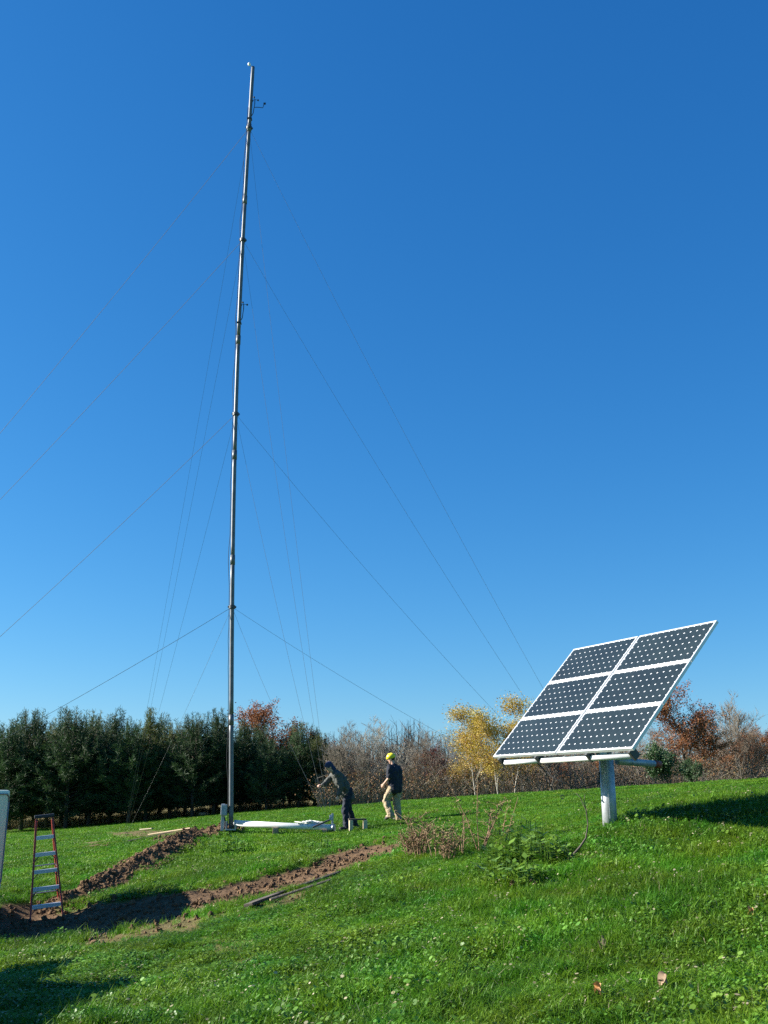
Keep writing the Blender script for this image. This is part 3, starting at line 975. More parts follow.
pts = []
thicket()
pa = np.array(pts)
zz = height(pa[:, 0], pa[:, 1])
rnd = random.Random(4)
mb = MB()
for (x_, y_), z_ in zip(pts, zz):
    hgt = rnd.uniform(0.5, 2.0)
    a = rnd.uniform(0, 6.28); ln = rnd.uniform(.05, .35)
    d = Vector((math.cos(a) * ln, math.sin(a) * ln, 1)).normalized()
    p0 = Vector((x_, y_, z_ - .05)); p1 = p0 + d * hgt * .5; p2 = p0 + d * hgt + Vector((rnd.gauss(0, .15), rnd.gauss(0, .15), 0))
    mb.tube([p0, p1, p2], [0.024, 0.016, 0.005], 3, cap=False)
    for k_ in range(3):
        f = rnd.uniform(.3, .9); q = p0.lerp(p2, f)
        e = q + Vector((rnd.gauss(0, .35), rnd.gauss(0, .35), rnd.uniform(.15, .6)))
        mb.tube([q, e], [0.010, 0.003], 3, cap=False)
        if rnd.random() < .5:
            for _ in range(5):
                c_ = e + Vector((rnd.gauss(0, .2), rnd.gauss(0, .2), rnd.gauss(-.1, .2)))
                n_ = Vector((rnd.gauss(0, 1), rnd.gauss(0, 1), rnd.gauss(0, 1))).normalized(); xx = n_.orthogonal() * .036; yy = n_.cross(xx)
                mb.add([c_ - xx, c_ - yy * .8, c_ + xx, c_ + yy * .8], [(0, 1, 2, 3)], 1 if rnd.random() < .65 else 2)
o = mb.build("brush_thicket", [M['twig'], M['brownleaf'], M['olive']])
tag(o, "tangled brown thicket of saplings filling the foot of the autumn trees", "thicket", kind="stuff")

# wooded rise far behind that closes the gaps between trunks
mb = MB()
rnd = random.Random(9)
for i in range(2600):
    x_ = rnd.uniform(-95, 95); y_ = rnd.uniform(100, 125)
    hgt = rnd.uniform(1.5, 4.2)
    for _ in range(7):
        c_ = Vector((x_ + rnd.gauss(0, .8), y_ + rnd.gauss(0, .8), 0.4 + rnd.uniform(0, hgt)))
        n_ = Vector((rnd.gauss(0, 1), rnd.gauss(0, 1), rnd.gauss(0, 1))).normalized(); xx = n_.orthogonal() * .5; yy = n_.cross(xx)
        mb.add([c_ - xx, c_ - yy, c_ + xx, c_ + yy], [(0, 1, 2, 3)], rnd.randint(0, 1))
for i in range(3800):
    x_ = rnd.uniform(-4, 45); y_ = rnd.uniform(76, 92)
    z_ = 1.0; hgt = rnd.uniform(2.4, 6.6) * (0.86 + .14 * math.sin(x_ * 0.9) * math.sin(x_ * .37 + 1))
    if i % 2 == 0 or x_ < 7:
        p2 = Vector((x_ + rnd.gauss(0, .4), y_, z_ + hgt))
        mb.tube([(x_, y_, 0), Vector((x_, y_, 0)).lerp(p2, .6) + Vector((rnd.gauss(0, .1), 0, 0)), p2], [.045, .03, .010], 3, cap=False, mi=2)
        for _ in range(5):
            q = Vector((x_, y_, 0)).lerp(p2, rnd.uniform(.35, .95))
            mb.tube([q, q + Vector((rnd.gauss(0, .6), rnd.gauss(0, .4), rnd.uniform(.3, 1.0)))], [.018, .007], 3, cap=False, mi=2)
    for _ in range(3 if x_ < 7 else 9):
        c_ = Vector((x_ + rnd.gauss(0, .5), y_ + rnd.gauss(0, .5), z_ + hgt * rnd.uniform(0, 0.85) ** .8))
        n_ = Vector((rnd.gauss(0, 1), rnd.gauss(0, 1), rnd.gauss(0, 1))).normalized(); xx = n_.orthogonal() * .06; yy = n_.cross(xx)
        mb.add([c_ - xx, c_ - yy, c_ + xx, c_ + yy], [(0, 1, 2, 3)], rnd.choice((0, 0, 3)))
o = mb.build("distant_wood", [M['brownleaf'], M['needle'], M['twig'], M['olive']])
tag(o, "low distant wood seen in gaps beneath the nearer trees", "wood", kind="stuff")

# ------------------------------------------------------------------ guyed mast
MBASE = on(231, 831); MY = MBASE.y; MX = MBASE.x
MTOP = at(253, 67, MY)
HM = MTOP.z - MBASE.z
lean = Vector((MTOP.x - MX, 0, HM))
mast = empty("guyed_mast", MBASE)
tag(mast, "very tall thin grey steel mast held by guy wires on the lawn", "mast")


def mz(py):
    """height along the mast whose picture row is py"""
    lo, hi = 0.0, HM
    for _ in range(60):
        m_ = (lo + hi) / 2
        P = MBASE + lean * (m_ / HM)
        fw = P.y * CP + (P.z - CZ) * SP; u = -P.y * SP + (P.z - CZ) * CP
        if 512 - FPX * u / fw > py: lo = m_
        else: hi = m_
    return lo


def mp(z): return lean * (z / HM) + Vector((-0.20 * math.sin(math.pi * max(0.0, min(1.0, z / HM))), 0, 0))


RAD = [(0, 0.066), (mz(340), 0.062), (mz(128), 0.060), (HM, 0.058)]
joints = [0.05, mz(720), mz(560), mz(455), mz(340), mz(200), mz(128), HM]
for i in range(len(joints) - 1):
    mb = MB(); r_ = 0.058 - 0.005 * i / 6
    za, zb = joints[i] + (0.004 if i else 0), joints[i + 1] - 0.004
    mb.tube([mp(za + (zb - za) * k_ / 8) for k_ in range(9)], r_, 14)
    mb.build("pole_section", M['mast'], mast, True)
for i in range(1, len(joints) - 1):
    mb = MB(); mb.tube([mp(joints[i] - .13), mp(joints[i] + .13)], 0.065, 14)
    mb.build("coupling", M['mast'], mast, True)
mb = MB(); mb.box((0, 0, 0.02), (0.26, 0.26, 0.03), bev=0.006)
for sx in (-.11, .11): mb.box((sx, 0, 0.12), (0.018, 0.22, 0.2), bev=.004)
mb.tube([(-.16, 0, .13), (.16, 0, .13)], .016, 8)
mb.build("base_plate", M['galv'], mast)
LV = [mz(607), mz(414), mz(240), mz(128)]
for z_ in LV:
    mb = MB(); mb.tube([mp(z_ - .045), mp(z_ + .04)], 0.085, 14)
    for k_ in range(4):
        a = k_ * math.pi / 2 + .2
        mb.box(mp(z_) + Vector((math.cos(a) * .085, math.sin(a) * .085, 0)), (0.05, 0.02, 0.05), Matrix.Rotation(a, 3, 'Z'))
    mb.build("guy_ring", M['dark'], mast, False)


def boom(pz, tipz, out, vane):
    mb = MB()
    a = mp(pz); e = mp(tipz) + Vector((out, -0.05, 0))
    mb.tube([a, a.lerp(e, .5) + Vector((.03, 0, -.06)), e], [.014, .012, .011], 6)
    mb.box(a, (.13, .13, .04))
    bo = mb.build("sensor_boom", M['dark'], mast)
    mb = MB()
    mb.tube([e, e + Vector((0, 0, .16))], .012, 6)
    for k_ in range(3):
        an = k_ * 2.094 + .4
        q = e + Vector((math.cos(an) * .10, math.sin(an) * .10, .16))
        mb.tube([e + Vector((0, 0, .16)), q], .006, 5)
        mb.ball(q, .028, 8, 6)
    mb.build("cup_anemometer", M['black'], bo)
    if vane:
        mb = MB()
        c_ = e + Vector((.12, 0, -.12))
        mb.tube([e + Vector((0, 0, -.12)), c_, c_ + Vector((.13, 0, -.02)), c_ + Vector((.16, 0, .10))], .010, 6)
        mb.box(c_ + Vector((.18, 0, .13)), (.07, .008, .07))
        mb.build("wind_vane", M['black'], bo)


boom(mz(119), mz(105), 0.13, True)
boom(mz(323), mz(310), 0.12, False)
mb = MB()
tp_ = mp(HM)
mb.tube([tp_ - Vector((0, 0, .1)), tp_ + Vector((-.05, -.02, .02)), tp_ + Vector((-.10, -.03, .05))], .010, 6)
mb.ball(tp_ + Vector((-.115, -.03, .08)), (.045, .045, .06), 10, 8)
mb.build("top_lamp", M['white'], mast, True)
# cable running down the pole
mb = MB()
cpts = []
for i in range(60):
    z_ = HM * .93 * (1 - i / 59) + .1
    cpts.append(mp(z_) + Vector((-.075 - .035 * (0.5 + .5 * math.sin(i * 1.3)) * (i % 7 > 3), -.02, 0)))
mb.tube(cpts, .008, 5)
mb.build("signal_cable", M['black'], mast)
# anchors
A_R = Vector((5.0, 29.0, gz(5.0, 29.0)))
A_L = Vector((-15.5, 25.0, gz(-15.5, 25.0)))
A_B = Vector((-9.35, 38.0, gz(-9.35, 38.0)))
GT = on(333, 833)
GTIP = Vector((GT.x - .08, GT.y, GT.z + .45))


def guy(a, e, sag, r=.0042):
    mb = MB()
    P = []
    for i in range(25):
        f = i / 24
        q = a.lerp(e, f); q.z -= sag * 4 * f * (1 - f)
        P.append(q)
    mb.tube(P, r, 5)
    return mb


for i, z_ in enumerate(LV):
    top = MBASE + mp(z_)
    for A, sg, off in ((A_R, .35, Vector((.4 * i, .05 * i, 0))), (A_L, .35, Vector((-.2 * i - (2.2 if i > 1 else 0), 0, 0))), (A_B, .25, Vector((-.1 * i, .3 * i, 0))), (GTIP, .3, Vector((-.05 * (3 - i), 0, .02)))):
        wr = .0055 if A is A_L else (.0034 if A is A_R else .0031)
        m_ = guy(top - MBASE, A + off + Vector((0, 0, .12)) * (A is not GTIP) - MBASE, sg * (0.6 + .2 * i), wr)
        m_.build("guy_wire", M['wire'], mast)
for A, lab in ((A_R, "steel guy anchor rod in the lawn right of the men, behind the array post"), (A_B, "steel guy anchor rod in the lawn near the pines left of the mast")):
    mb = MB()
    mb.tube([A - Vector((0, 0, .3)), A + Vector((0, 0, .07))], .012, 8)
    for k_ in range(8):
        a = k_ * .785
        b2 = a + .785
        mb.tube([A + Vector((math.cos(a) * .05, 0, .10 + math.sin(a) * .05)), A + Vector((math.cos(b2) * .05, 0, .10 + math.sin(b2) * .05))], .008, 5)
    tag(mb.build("guy_anchor", M['dark']), lab, "guy anchor")

# gin pole lying on the lawn
g0 = MBASE + Vector((.13, -.05, .17)); g1_ = at(332, 827.5, GT.y - .05)
gp = empty("gin_pole", MBASE + Vector((.1, -.05, 0)))
tag(gp, "bright white steel pipe lying on the grass from the mast foot", "gin pole")
o0 = gp.location
mb = MB(); mb.tube([g0 - o0, (g0 + g1_) / 2 - o0 + Vector((0, 0, -.01)), g1_ - o0], .07, 16)
mb.build("pipe", M['whitepipe'], gp, True)
for e in (g0, g1_):
    dd = (g1_ - g0).normalized() * (.05 if e is g1_ else -.03)
    mb = MB(); mb.tube([e - o0 + dd * .1, e - o0 + dd * 1.4], .076, 16)
    mb.build("end_collar", M['galv'], gp, True)
# blocks that carry the pipe
for f, lab in ((.42, "small grey timber block under the middle of the white pipe"), (.93, "small grey timber block under the right end of the white pipe")):
    q = g0.lerp(g1_, f); zg = gz(q.x, q.y)
    mb = MB(); mb.box((q.x, q.y, (zg + q.z - .08) / 2), (.12, .24, max(.02, q.z - .08 - zg + .04)), bev=.008)
    tag(mb.build("timber_block", M['wood']), lab, "block")
# rope bundle on pipe
rq = g0.lerp(g1_, .78) + Vector((.0, .04, .035))
rp = empty("rope_bundle", rq)
tag(rp, "untidy bundle of white rope draped over the white pipe near its right end", "rope")
mb = MB(); rr = random.Random(2)
P = []
for i in range(90):
    a = i * .55
    P.append(Vector((math.cos(a) * (.20 + .05 * math.sin(i)) + rr.gauss(0, .05), math.sin(a) * .06 + rr.gauss(0, .02), .02 + .09 * rr.random() * (1 - abs(math.cos(a)) * .4))))
mb.tube(P, .012, 5)
mb.build("coil", M['rope'], rp, True)
# hand winch at the gin pole tip
hw = empty("hand_winch", GT + Vector((-.02, .02, 0)))
tag(hw, "small steel hand winch with a dark lever at the end of the white pipe", "winch")
mb = MB(); mb.box((0, 0, .22), (.05, .05, .46), bev=.006); mb.box((-.03, 0, .36), (.08, .08, .10), bev=.01)
mb.build("frame", M['galv'], hw)
mb = MB(); mb.tube([(-.03, -.07, .33), (-.03, .07, .33)], .045, 12)
mb.build("drum", M['galv'], hw, True)
mb = MB(); mb.tube([(-.06, -.08, .30), (-.25, -.1, .22), (-.46, -.12, .13)], .022, 7)
mb.build("lever", M['dark'], hw)
# equipment post by the mast foot
ep = empty("equipment_post", on(223.5, 832))
tag(ep, "short grey post carrying a grey enclosure beside the mast foot", "equipment post")
mb = MB(); mb.box((-.03, 0, .31), (.08, .07, .64), bev=.006); mb.build("post", M['box'], ep)
mb = MB(); mb.box((0.0, -.06, .48), (.15, .10, .26), bev=.012); mb.build("enclosure", M['box'], ep)
mb = MB(); mb.box((0.0, -.114, .48), (.12, .008, .22), bev=.003); mb.build("cover", M['box'], ep)
mb = MB(); mb.tube([(.02, -.03, .31), (.04, -.03, .15), (.1, 0, 0)], .015, 6); mb.build("conduit", M['black'], ep)


# ------------------------------------------------------------------ solar array
n_ = Vector((-0.65384, -0.32002, 0.68562)).normalized()
ax = Vector((0.45700, -0.88922, 0.0)).normalized()
ay = n_.cross(ax).normalized(); n_ = ax.cross(ay).normalized()
AC = Vector((3.195, 14.969, 1.474 + CZ))
PB = on(609, 823)
PB = Vector((at(609.5, 815, 15.15).x, 15.15, 0)); PB.z = gz(PB.x, PB.y)
PTOP = at(609, 757, 15.15).z - PB.z
arr = empty("solar_array", PB)
tag(arr, "tilted solar array of six white framed panels on a steel post", "solar array")
RM = Matrix((ax, ay, n_)).transposed()   # local -> world


def L2(a, b_, c_): return RM @ Vector((a, b_, c_)) + AC - PB


def obox(mb, c_, size, bev=0.0, mi=0):
    mb.box(L2(*c_), size, RM, mi, bev)


TW, TH = 3.25, 2.46
gapx, gapy = 0.034, 0.014
mw = (TW - gapx) / 2; mh = (TH - 2 * gapy) / 3
mod_me = None
for j in range(3):
    for i in range(2):
        cx_ = -TW / 2 + mw / 2 + i * (mw + gapx); cy_ = TH / 2 - mh / 2 - j * (mh + gapy)
        mod = empty("solar_panel", L2(cx_, cy_, 0))
        mod.rotation_euler = RM.to_euler(); mod.parent = arr
        if mod_me is None:
            fw_ = .026
            a = MB()
            a.box((0, mh / 2 - fw_ / 2, -.022), (mw, fw_, .046), bev=.003); a.box((0, -mh / 2 + fw_ / 2, -.022), (mw, fw_, .046), bev=.003)
            a.box((-mw / 2 + fw_ / 2, 0, -.022), (fw_, mh - 2 * fw_, .046), bev=.003); a.box((mw / 2 - fw_ / 2, 0, -.022), (fw_, mh - 2 * fw_, .046), bev=.003)
            fm = a.mesh("frame", M['alu'])
            a = MB(); a.box((0, 0, -.009), (mw - 2 * fw_ - .001, mh - 2 * fw_ - .001, .008))
            bs = a.mesh("backsheet", M['backsheet'])
            a = MB()
            pw = (mw - 2 * fw_ - .016) / 12; ph = (mh - 2 * fw_ - .012) / 6
            for u in range(12):
                for v_ in range(6):
                    ccx = (u - 5.5) * pw; ccy = (v_ - 2.5) * ph
                    hx, hy, cc = pw / 2 - .001, ph / 2 - .001, .0165
                    V = [(-hx + cc, -hy), (hx - cc, -hy), (hx, -hy + cc), (hx, hy - cc), (hx - cc, hy), (-hx + cc, hy), (-hx, hy - cc), (-hx, -hy + cc)]
                    a.add([(ccx + p, ccy + q, -.0015) for p, q in V], [tuple(range(8))])
            cm_ = a.mesh("cells", M['cell'])
            a = MB(); a.box((0, mh * .3, -.028), (.16, .12, .025), bev=.004)
            jb = a.mesh("junction_box", M['black'])
            mod_me = (fm, bs, cm_, jb)
        for nm, m_ in zip(("frame", "backsheet", "cells", "junction_box"), mod_me):
            q = bpy.data.objects.new(nm, m_); COL.objects.link(q); q.parent = mod
# rails under the modules (run along the array) and cross beams
for yy in (-TH / 2 + .02, -TH / 6, TH / 6, TH / 2 - .12):
    mb = MB()
    if yy < -1:
        segs = [(-TW / 2 + .16, -TW / 6 - .03), (-TW / 6 + .03, TW / 2 - .15)]
        for a_, b_ in segs: mb.tube([L2(a_, yy, -.15), L2(b_, yy, -.15)], .042, 10)
        mb.build("bottom_rail", M['whitepipe'], arr, True)
    else:
        obox(mb, (0, yy, -.085), (TW - .5, .06, .07)); mb.build("rail", M['alu'], arr)
for xx in (-TW / 2 + .12, -TW / 6, TW / 6 + .1, TW / 2 - .1):
    mb = MB(); obox(mb, (xx, -TH / 2 + .03, -.12), (.05, .11, .15), .006); mb.build("rail_bracket", M['dark'], arr)
for xx in (-.75, .75):
    mb = MB(); obox(mb, (xx, 0, -.17), (.08, TH - .15, .095)); mb.build("strongback", M['galv'], arr)
mb = MB(); mb.tube([L2(-.95, 0, -.27), L2(.95, 0, -.27)], .055, 12); mb.build("torque_tube", M['galv'], arr, True)
hub = L2(0, 0, -.27)
ptop = Vector((0, 0, hub.z - .05))
mb = MB(); mb.tube([(0, 0, -.3), (0, 0, PTOP)], .106, 24); mb.build("post", M['galv'], arr, True)
mb = MB(); mb.tube([(0, 0, PTOP + .004), (0, 0, PTOP + .04)], .125, 24); mb.tube([(0, 0, PTOP + .042), (hub.x * .5, hub.y * .5, hub.z - .25), hub], [.085, .08, .07], 16)
mb.build("pivot_head", M['galv'], arr, True)
# strut reaching out behind the post
hd = Vector((0.90, 0.43, 0)).normalized()
s0 = Vector((-.30, -.14, .985 + .13)); s1_ = s0 + hd * 1.28 + Vector((0, 0, -.03))
s0 = Vector((-.12, -.08, .93)) + Vector((0, 0, .075)); 
s1_ = at(654, 764, 15.6) - PB
s0 = at(617, 761, 15.15) - PB
mb = MB()
ang = math.atan2(s1_.y - s0.y, s1_.x - s0.x)
mb.tube([s0, s1_], .052, 12); mb.build("strut", M['galv'], arr, True)
dd = (s1_ - s0).normalized()
mb = MB(); mb.tube([s1_ + dd * .002, s1_ + dd * .13], .054, 12); mb.build("strut_cap", M['red'], arr, True)
mb = MB(); mb.tube([L2(-.85, -TH / 2 + .1, -.2), L2(-.7, -TH / 2 + .05, -.40), Vector((-.75, .02, .65)), Vector((-.45, 0, .52)), Vector((-.125, -.05, .60)), Vector((-.118, -.03, .75))], .011, 6)
mb.build("wiring_cable", M['black'], arr, True)
mb = MB(); mb.box((-.02, -.125, .55), (.01, .01, .9)); mb.build("conduit", M['galv'], arr)

# ------------------------------------------------------------------ stepladder
lb = on(46, 917)
ld_ = empty("stepladder", lb, R(20))
ld_.rotation_euler = (0, R(-6), R(20))
tag(ld_, "red fibreglass stepladder with grey steps standing on bare soil", "stepladder")
LH = 1.66
fwd = .0


def lad(side, f, back=False):
    """point on a rail; f from foot 0 to top 1"""
    wbot, wtop = .265, .135
    xx = side * (wbot + (wtop - wbot) * f)
    yy = (-.36 + .36 * f) if not back else (.55 - .49 * f)
    return Vector((xx * (1 if not back else .92), yy, LH * f))


for sd_ in (-1, 1):
    mb = MB()
    a, e = lad(sd_, 0), lad(sd_, .985)
    for off in (Vector((0, 0, 0)),):
        dx = Vector((.014, 0, 0)); dy = Vector((0, .036, 0))
        V = [a - dx - dy, a + dx - dy, a + dx + dy, a - dx + dy, e - dx - dy, e + dx - dy, e + dx + dy, e - dx + dy]
        mb.add(V, [(3, 2, 1, 0), (4, 5, 6, 7), (0, 1, 5, 4), (1, 2, 6, 5), (2, 3, 7, 6), (3, 0, 4, 7)])
    rl = mb.build("front_rail", M['fibre'], ld_)
    mb = MB(); mb.box(a + Vector((0, 0, .02)), (.045, .09, .05), bev=.006); mb.build("rubber_foot", M['black'], rl)
    mb = MB(); a, e = lad(sd_, 0, True), lad(sd_, .96, True); mb.tube([a, e], .017, 6); rl = mb.build("rear_rail", M['fibre'], ld_)
    mb = MB(); mb.box(a + Vector((0, 0, .02)), (.04, .05, .05), bev=.006); mb.build("rubber_foot", M['black'], rl)
for k_ in range(1, 6):
    f = k_ / 6 - .03
    l_, r__ = lad(-1, f), lad(1, f)
    mb = MB(); mb.box((l_ + r__) / 2 + Vector((0, .01, 0)), ((r__ - l_).length - .03, .085, .022), bev=.004)
    mb.box((l_ + r__) / 2 + Vector((0, -.034, -.022)), ((r__ - l_).length - .03, .006, .055))
    mb.build("step", M['step'], ld_)
    if k_ < 5:
        for sd_ in (-1, 1):
            mb = MB()
            c_ = lad(sd_, f); mb.tube([c_ + Vector((-sd_ * .1, 0, -.02)), lad(sd_, f - .075) + Vector((-sd_ * .016, 0, 0))], .008, 5)
            mb.build("step_brace", M['dark'], ld_)
mb = MB(); mb.box((0, .03, LH + .01), (.33, .16, .055), bev=.01); mb.build("top_cap", M['black'], ld_)
for f in (.22, .5, .78):
    mb = MB(); mb.tube([lad(-1, f, True), lad(1, f, True)], .012, 6); mb.build("rear_rung", M['step'], ld_)
for sd_ in (-1, 1):
    mb = MB(); mb.tube([lad(sd_, .5), (lad(sd_, .5) + lad(sd_, .5, True)) / 2 + Vector((0, 0, -.03)), lad(sd_, .5, True)], .008, 5)
    mb.build("spreader", M['dark'], ld_)

# ------------------------------------------------------------------ trailer at the left edge
tr_top = at(11, 790, 18.3)
tx = tr_top.x
tg = gz(tx - .8, 17.0)
TYL, TYN = 18.3, 15.7
tr = empty("cargo_trailer", (tx, TYN, tg))
tag(tr, "pale green white box trailer cut off by the left edge", "trailer")
ht = tr_top.z - tg
LX = 4.2
mb = MB(); mb.box((-LX / 2, (TYL - TYN) / 2, (ht + .42) / 2), (LX, TYL - TYN, ht - .42), bev=.05); mb.build("body", M['trailer'], tr)
mb = MB()
yl, zl = TYL - TYN, ht
P = []
for (cy_, cz_, a0) in ((yl - .2, zl - .2, 0), (.2, zl - .2, 90), (.2, .62, 180), (yl - .2, .62, 270)):
    for k_ in range(6):
        a = R(a0 + k_ * 18); P.append(Vector((.006, cy_ + math.cos(a) * .13, cz_ + math.sin(a) * .13)))
P.append(P[0])
mb.tube(P, .014, 6); mb.build("edge_trim", M['trim'], tr, True)
mb = MB(); mb.box((-LX / 2, yl / 2, ht + .02), (LX - .3, yl - .3, .05), bev=.015); mb.build("roof", M['step'], tr)
mb = MB(); mb.box((-.9, yl - .5, ht + .10), (.35, .35, .14), bev=.03); mb.build("roof_vent", M['step'], tr)
mb = MB(); mb.box((-LX / 2, yl / 2, .36), (LX - .1, yl - .4, .1)); mb.build("chassis", M['dark'], tr)
for xx in (-1.5, -2.4):
    for yy in (-.02, yl + .02):
        wh = MB()
        wh.tube([(xx, yy - .09, .33), (xx, yy - .08, .33), (xx, yy + .08, .33), (xx, yy + .09, .33)], [.27, .33, .33, .27], 20)
        q = wh.build("wheel", M['rubber'], tr, True)
        wh = MB(); wh.tube([(xx, yy - .095, .33), (xx, yy + .095, .33)], .16, 14); wh.build("rim", M['white'], q)
mb = MB(); mb.box((-LX / 2, -.008, ht / 2 + .2), (1.0, .02, ht - .75), bev=.006); q = mb.build("door", M['trailer'], tr)
mb = MB(); mb.box((-LX / 2 + .38, -.035, ht / 2 + .1), (.12, .03, .03), bev=.006); mb.build("handle", M['dark'], q)

# unseen stand-in shed added past the left edge, bays shaped to cast the lawn shadow
sA = on(72, 966); sB = on(119, 990); sC = on(60, 1022)
sunx = math.tan(SUN_EL) / math.cos(SUN_PHI)
sx = -8.6
h1 = sA.z + (sA.x - sx) * sunx + .19; h2 = sB.z + (sB.x - sx) * sunx + .17
dyA = (sA.x - sx) * math.tan(-SUN_PHI) ; dyB = (sB.x - sx) * math.tan(-SUN_PHI)
yf = sA.y + dyA; ym = sB.y + dyB + .1; yn = on(117, 1006).y + dyB
gS = gz(sx - 1, (yf + yn) / 2) - .1
sh = empty("shadow_shed", (sx, yn, gS))
tag(sh, "unseen stepped shed just outside the left edge, added to cast the shadow on the lawn", "shed")
h3 = sC.z + (sC.x - sx) * sunx + .2
bays = [(ym + .002, yf, h1, 3.0), (yn + .002, ym, h2, 2.8), (yn - 4.0, yn, h3, 3.1)]
for a_, b_, h_, d_ in bays:
    mb = MB(); mb.box((-d_ / 2, (a_ + b_) / 2 - yn, (h_ - gS) / 2 - .03), (d_, b_ - a_, h_ - gS - .06)); mb.build("wall", M['shed'], sh)
    mb = MB(); mb.box((-d_ / 2, (a_ + b_) / 2 - yn, h_ - gS - .029), (d_ + .02, b_ - a_ - .004, .056), bev=.008); mb.build("roof", M['roofing'], sh)
mb = MB(); mb.box((.01, .6, .95), (.03, .8, 1.7), bev=.004); q = mb.build("door", M['woodpale'], sh)
mb = MB(); mb.box((.04, .9, .95), (.04, .03, .12)); mb.build("handle", M['dark'], q)


# ------------------------------------------------------------------ boards and bits on the ground
def board(name, pa_, pb_, wdt, th, mt, label, cat, lift=0.03, tilt=0.0, liftb=None):
    a, e = on(*pa_), on(*pb_)
    a.z += lift; e.z += lift if liftb is None else liftb
    L = (e - a).length
    o = empty(name, (a + e) / 2)
    d = (e - a).normalized()
    o.rotation_euler = d.to_track_quat('X', 'Z').to_euler()
    bpy.data.objects.remove(o)
    mb = MB(); mb.box((0, 0, 0), (L, wdt, th), Matrix.Rotation(tilt, 3, 'X'), bev=min(.006, th * .2))
    ob = mb.build(name, mt)
    ob.location = (a + e) / 2
    ob.rotation_euler = d.to_track_quat('X', 'Z').to_euler()
    tag(ob, label, cat)
    return ob


board("plank", (250, 908), (341, 876), .04, .035, M['wooddark'], "long dark damp plank lying below the soil band", "plank", .06, .3, .06)
board("plank", (270, 906), (330, 886), .03, .025, M['wood'], "shorter pale split plank lying beside the long dark plank", "plank", .08, .5)
board("plank", (248, 911), (276, 900), .15, .04, M['wooddark'], "short wide dark board under the end of the long plank", "plank", .07, -.2)
board("wooden_lath", (128, 844), (172, 834), .022, .025, M['wood'], "thin pale lath lying left of the soil heap, nearer one", "lath", .07)
board("wooden_lath", (148, 838), (190, 832), .022, .025, M['wood'], "thin weathered lath lying on the far side of the soil heap", "lath", .09)
board("wooden_board", (141, 831), (153, 830), .20, .04, M['woodpale'], "short pale board lying on worn ground left of the heap", "board", .06)
tb = board("timber_beam", (206, 815), (226, 813), .12, .10, M['wood'], "grey timber beam on the field behind the equipment post", "beam", .12)
lg = on(204, 816)
mb = MB(); mb.tube([lg + Vector((-.28, -.1, .10)), lg + Vector((.22, .1, .12))], .11, 10)
tag(mb.build("log", M['woodpale'], None, True), "short pale cut log at the left end of the timber beam", "log")

# low trestle next to the man
tq = on(358, 831)
ts = empty("trestle", tq, R(8))
tag(ts, "low wooden trestle with two pale uprights beside the man's boots", "trestle")
for sx_ in (-.17, .17):
    mb = MB(); mb.box((sx_, 0, .12), (.085, .2, .25), bev=.006); mb.build("upright", M['woodpale'], ts)
mb = MB(); mb.box((-.02, 0, .262), (.42, .16, .035), bev=.006); mb.build("top_plank", M['wooddark'], ts)

# fallen leaves and pale weed
for (px, py, s_, mt_, lab) in [(663, 993, .072, 'deadleaf', "large curled pale brown dead leaf on the grass at lower right"), (598, 1002, .058, 'deadleaf2', "small orange dead leaf on the grass at the bottom"),
                               (752, 922, .055, 'deadleaf2', "tiny tan dead leaf on the grass near the right edge"), (533, 892, .10, 'deadleaf', "greyish dead leaf in the grass on the bank"),
                               (513, 892, .08, 'deadleaf', "darker dead leaf in the grass left of the greyish one"), (388, 993, .06, 'deadleaf', "small pale dead leaf at bottom centre of the lawn")]:
    p = on(px, py, .055)
    rr = random.Random(px)
    mb = MB()
    for q in range(3 if s_ > .09 else 2):
        nseg = 5
        u0 = rr.uniform(0, 6)
        Vv = []
        for i in range(nseg + 1):
            f = i / nseg
            wv = math.sin(math.pi * min(.98, max(.05, f))) * s_ * .45
            c_ = Vector((math.cos(u0), math.sin(u0), 0)) * (f - .5) * s_ * 1.2 + Vector((0, 0, .05 * math.sin(f * 3 + q) + q * .02))
            sd2 = Vector((-math.sin(u0), math.cos(u0), .5 * (-1) ** q))
            Vv += [c_ - sd2 * wv, c_ + Vector((0, 0, -.015)), c_ + sd2 * wv]
        F = []
        for i in range(nseg):
            F += [(i * 3, i * 3 + 1, i * 3 + 4, i * 3 + 3), (i * 3 + 1, i * 3 + 2, i * 3 + 5, i * 3 + 4)]
        mb.add(Vv, F)
    ob = mb.build("fallen_leaf", M[mt_], None, True, p)
    tag(ob, lab, "leaf", "dead leaves on the lawn")


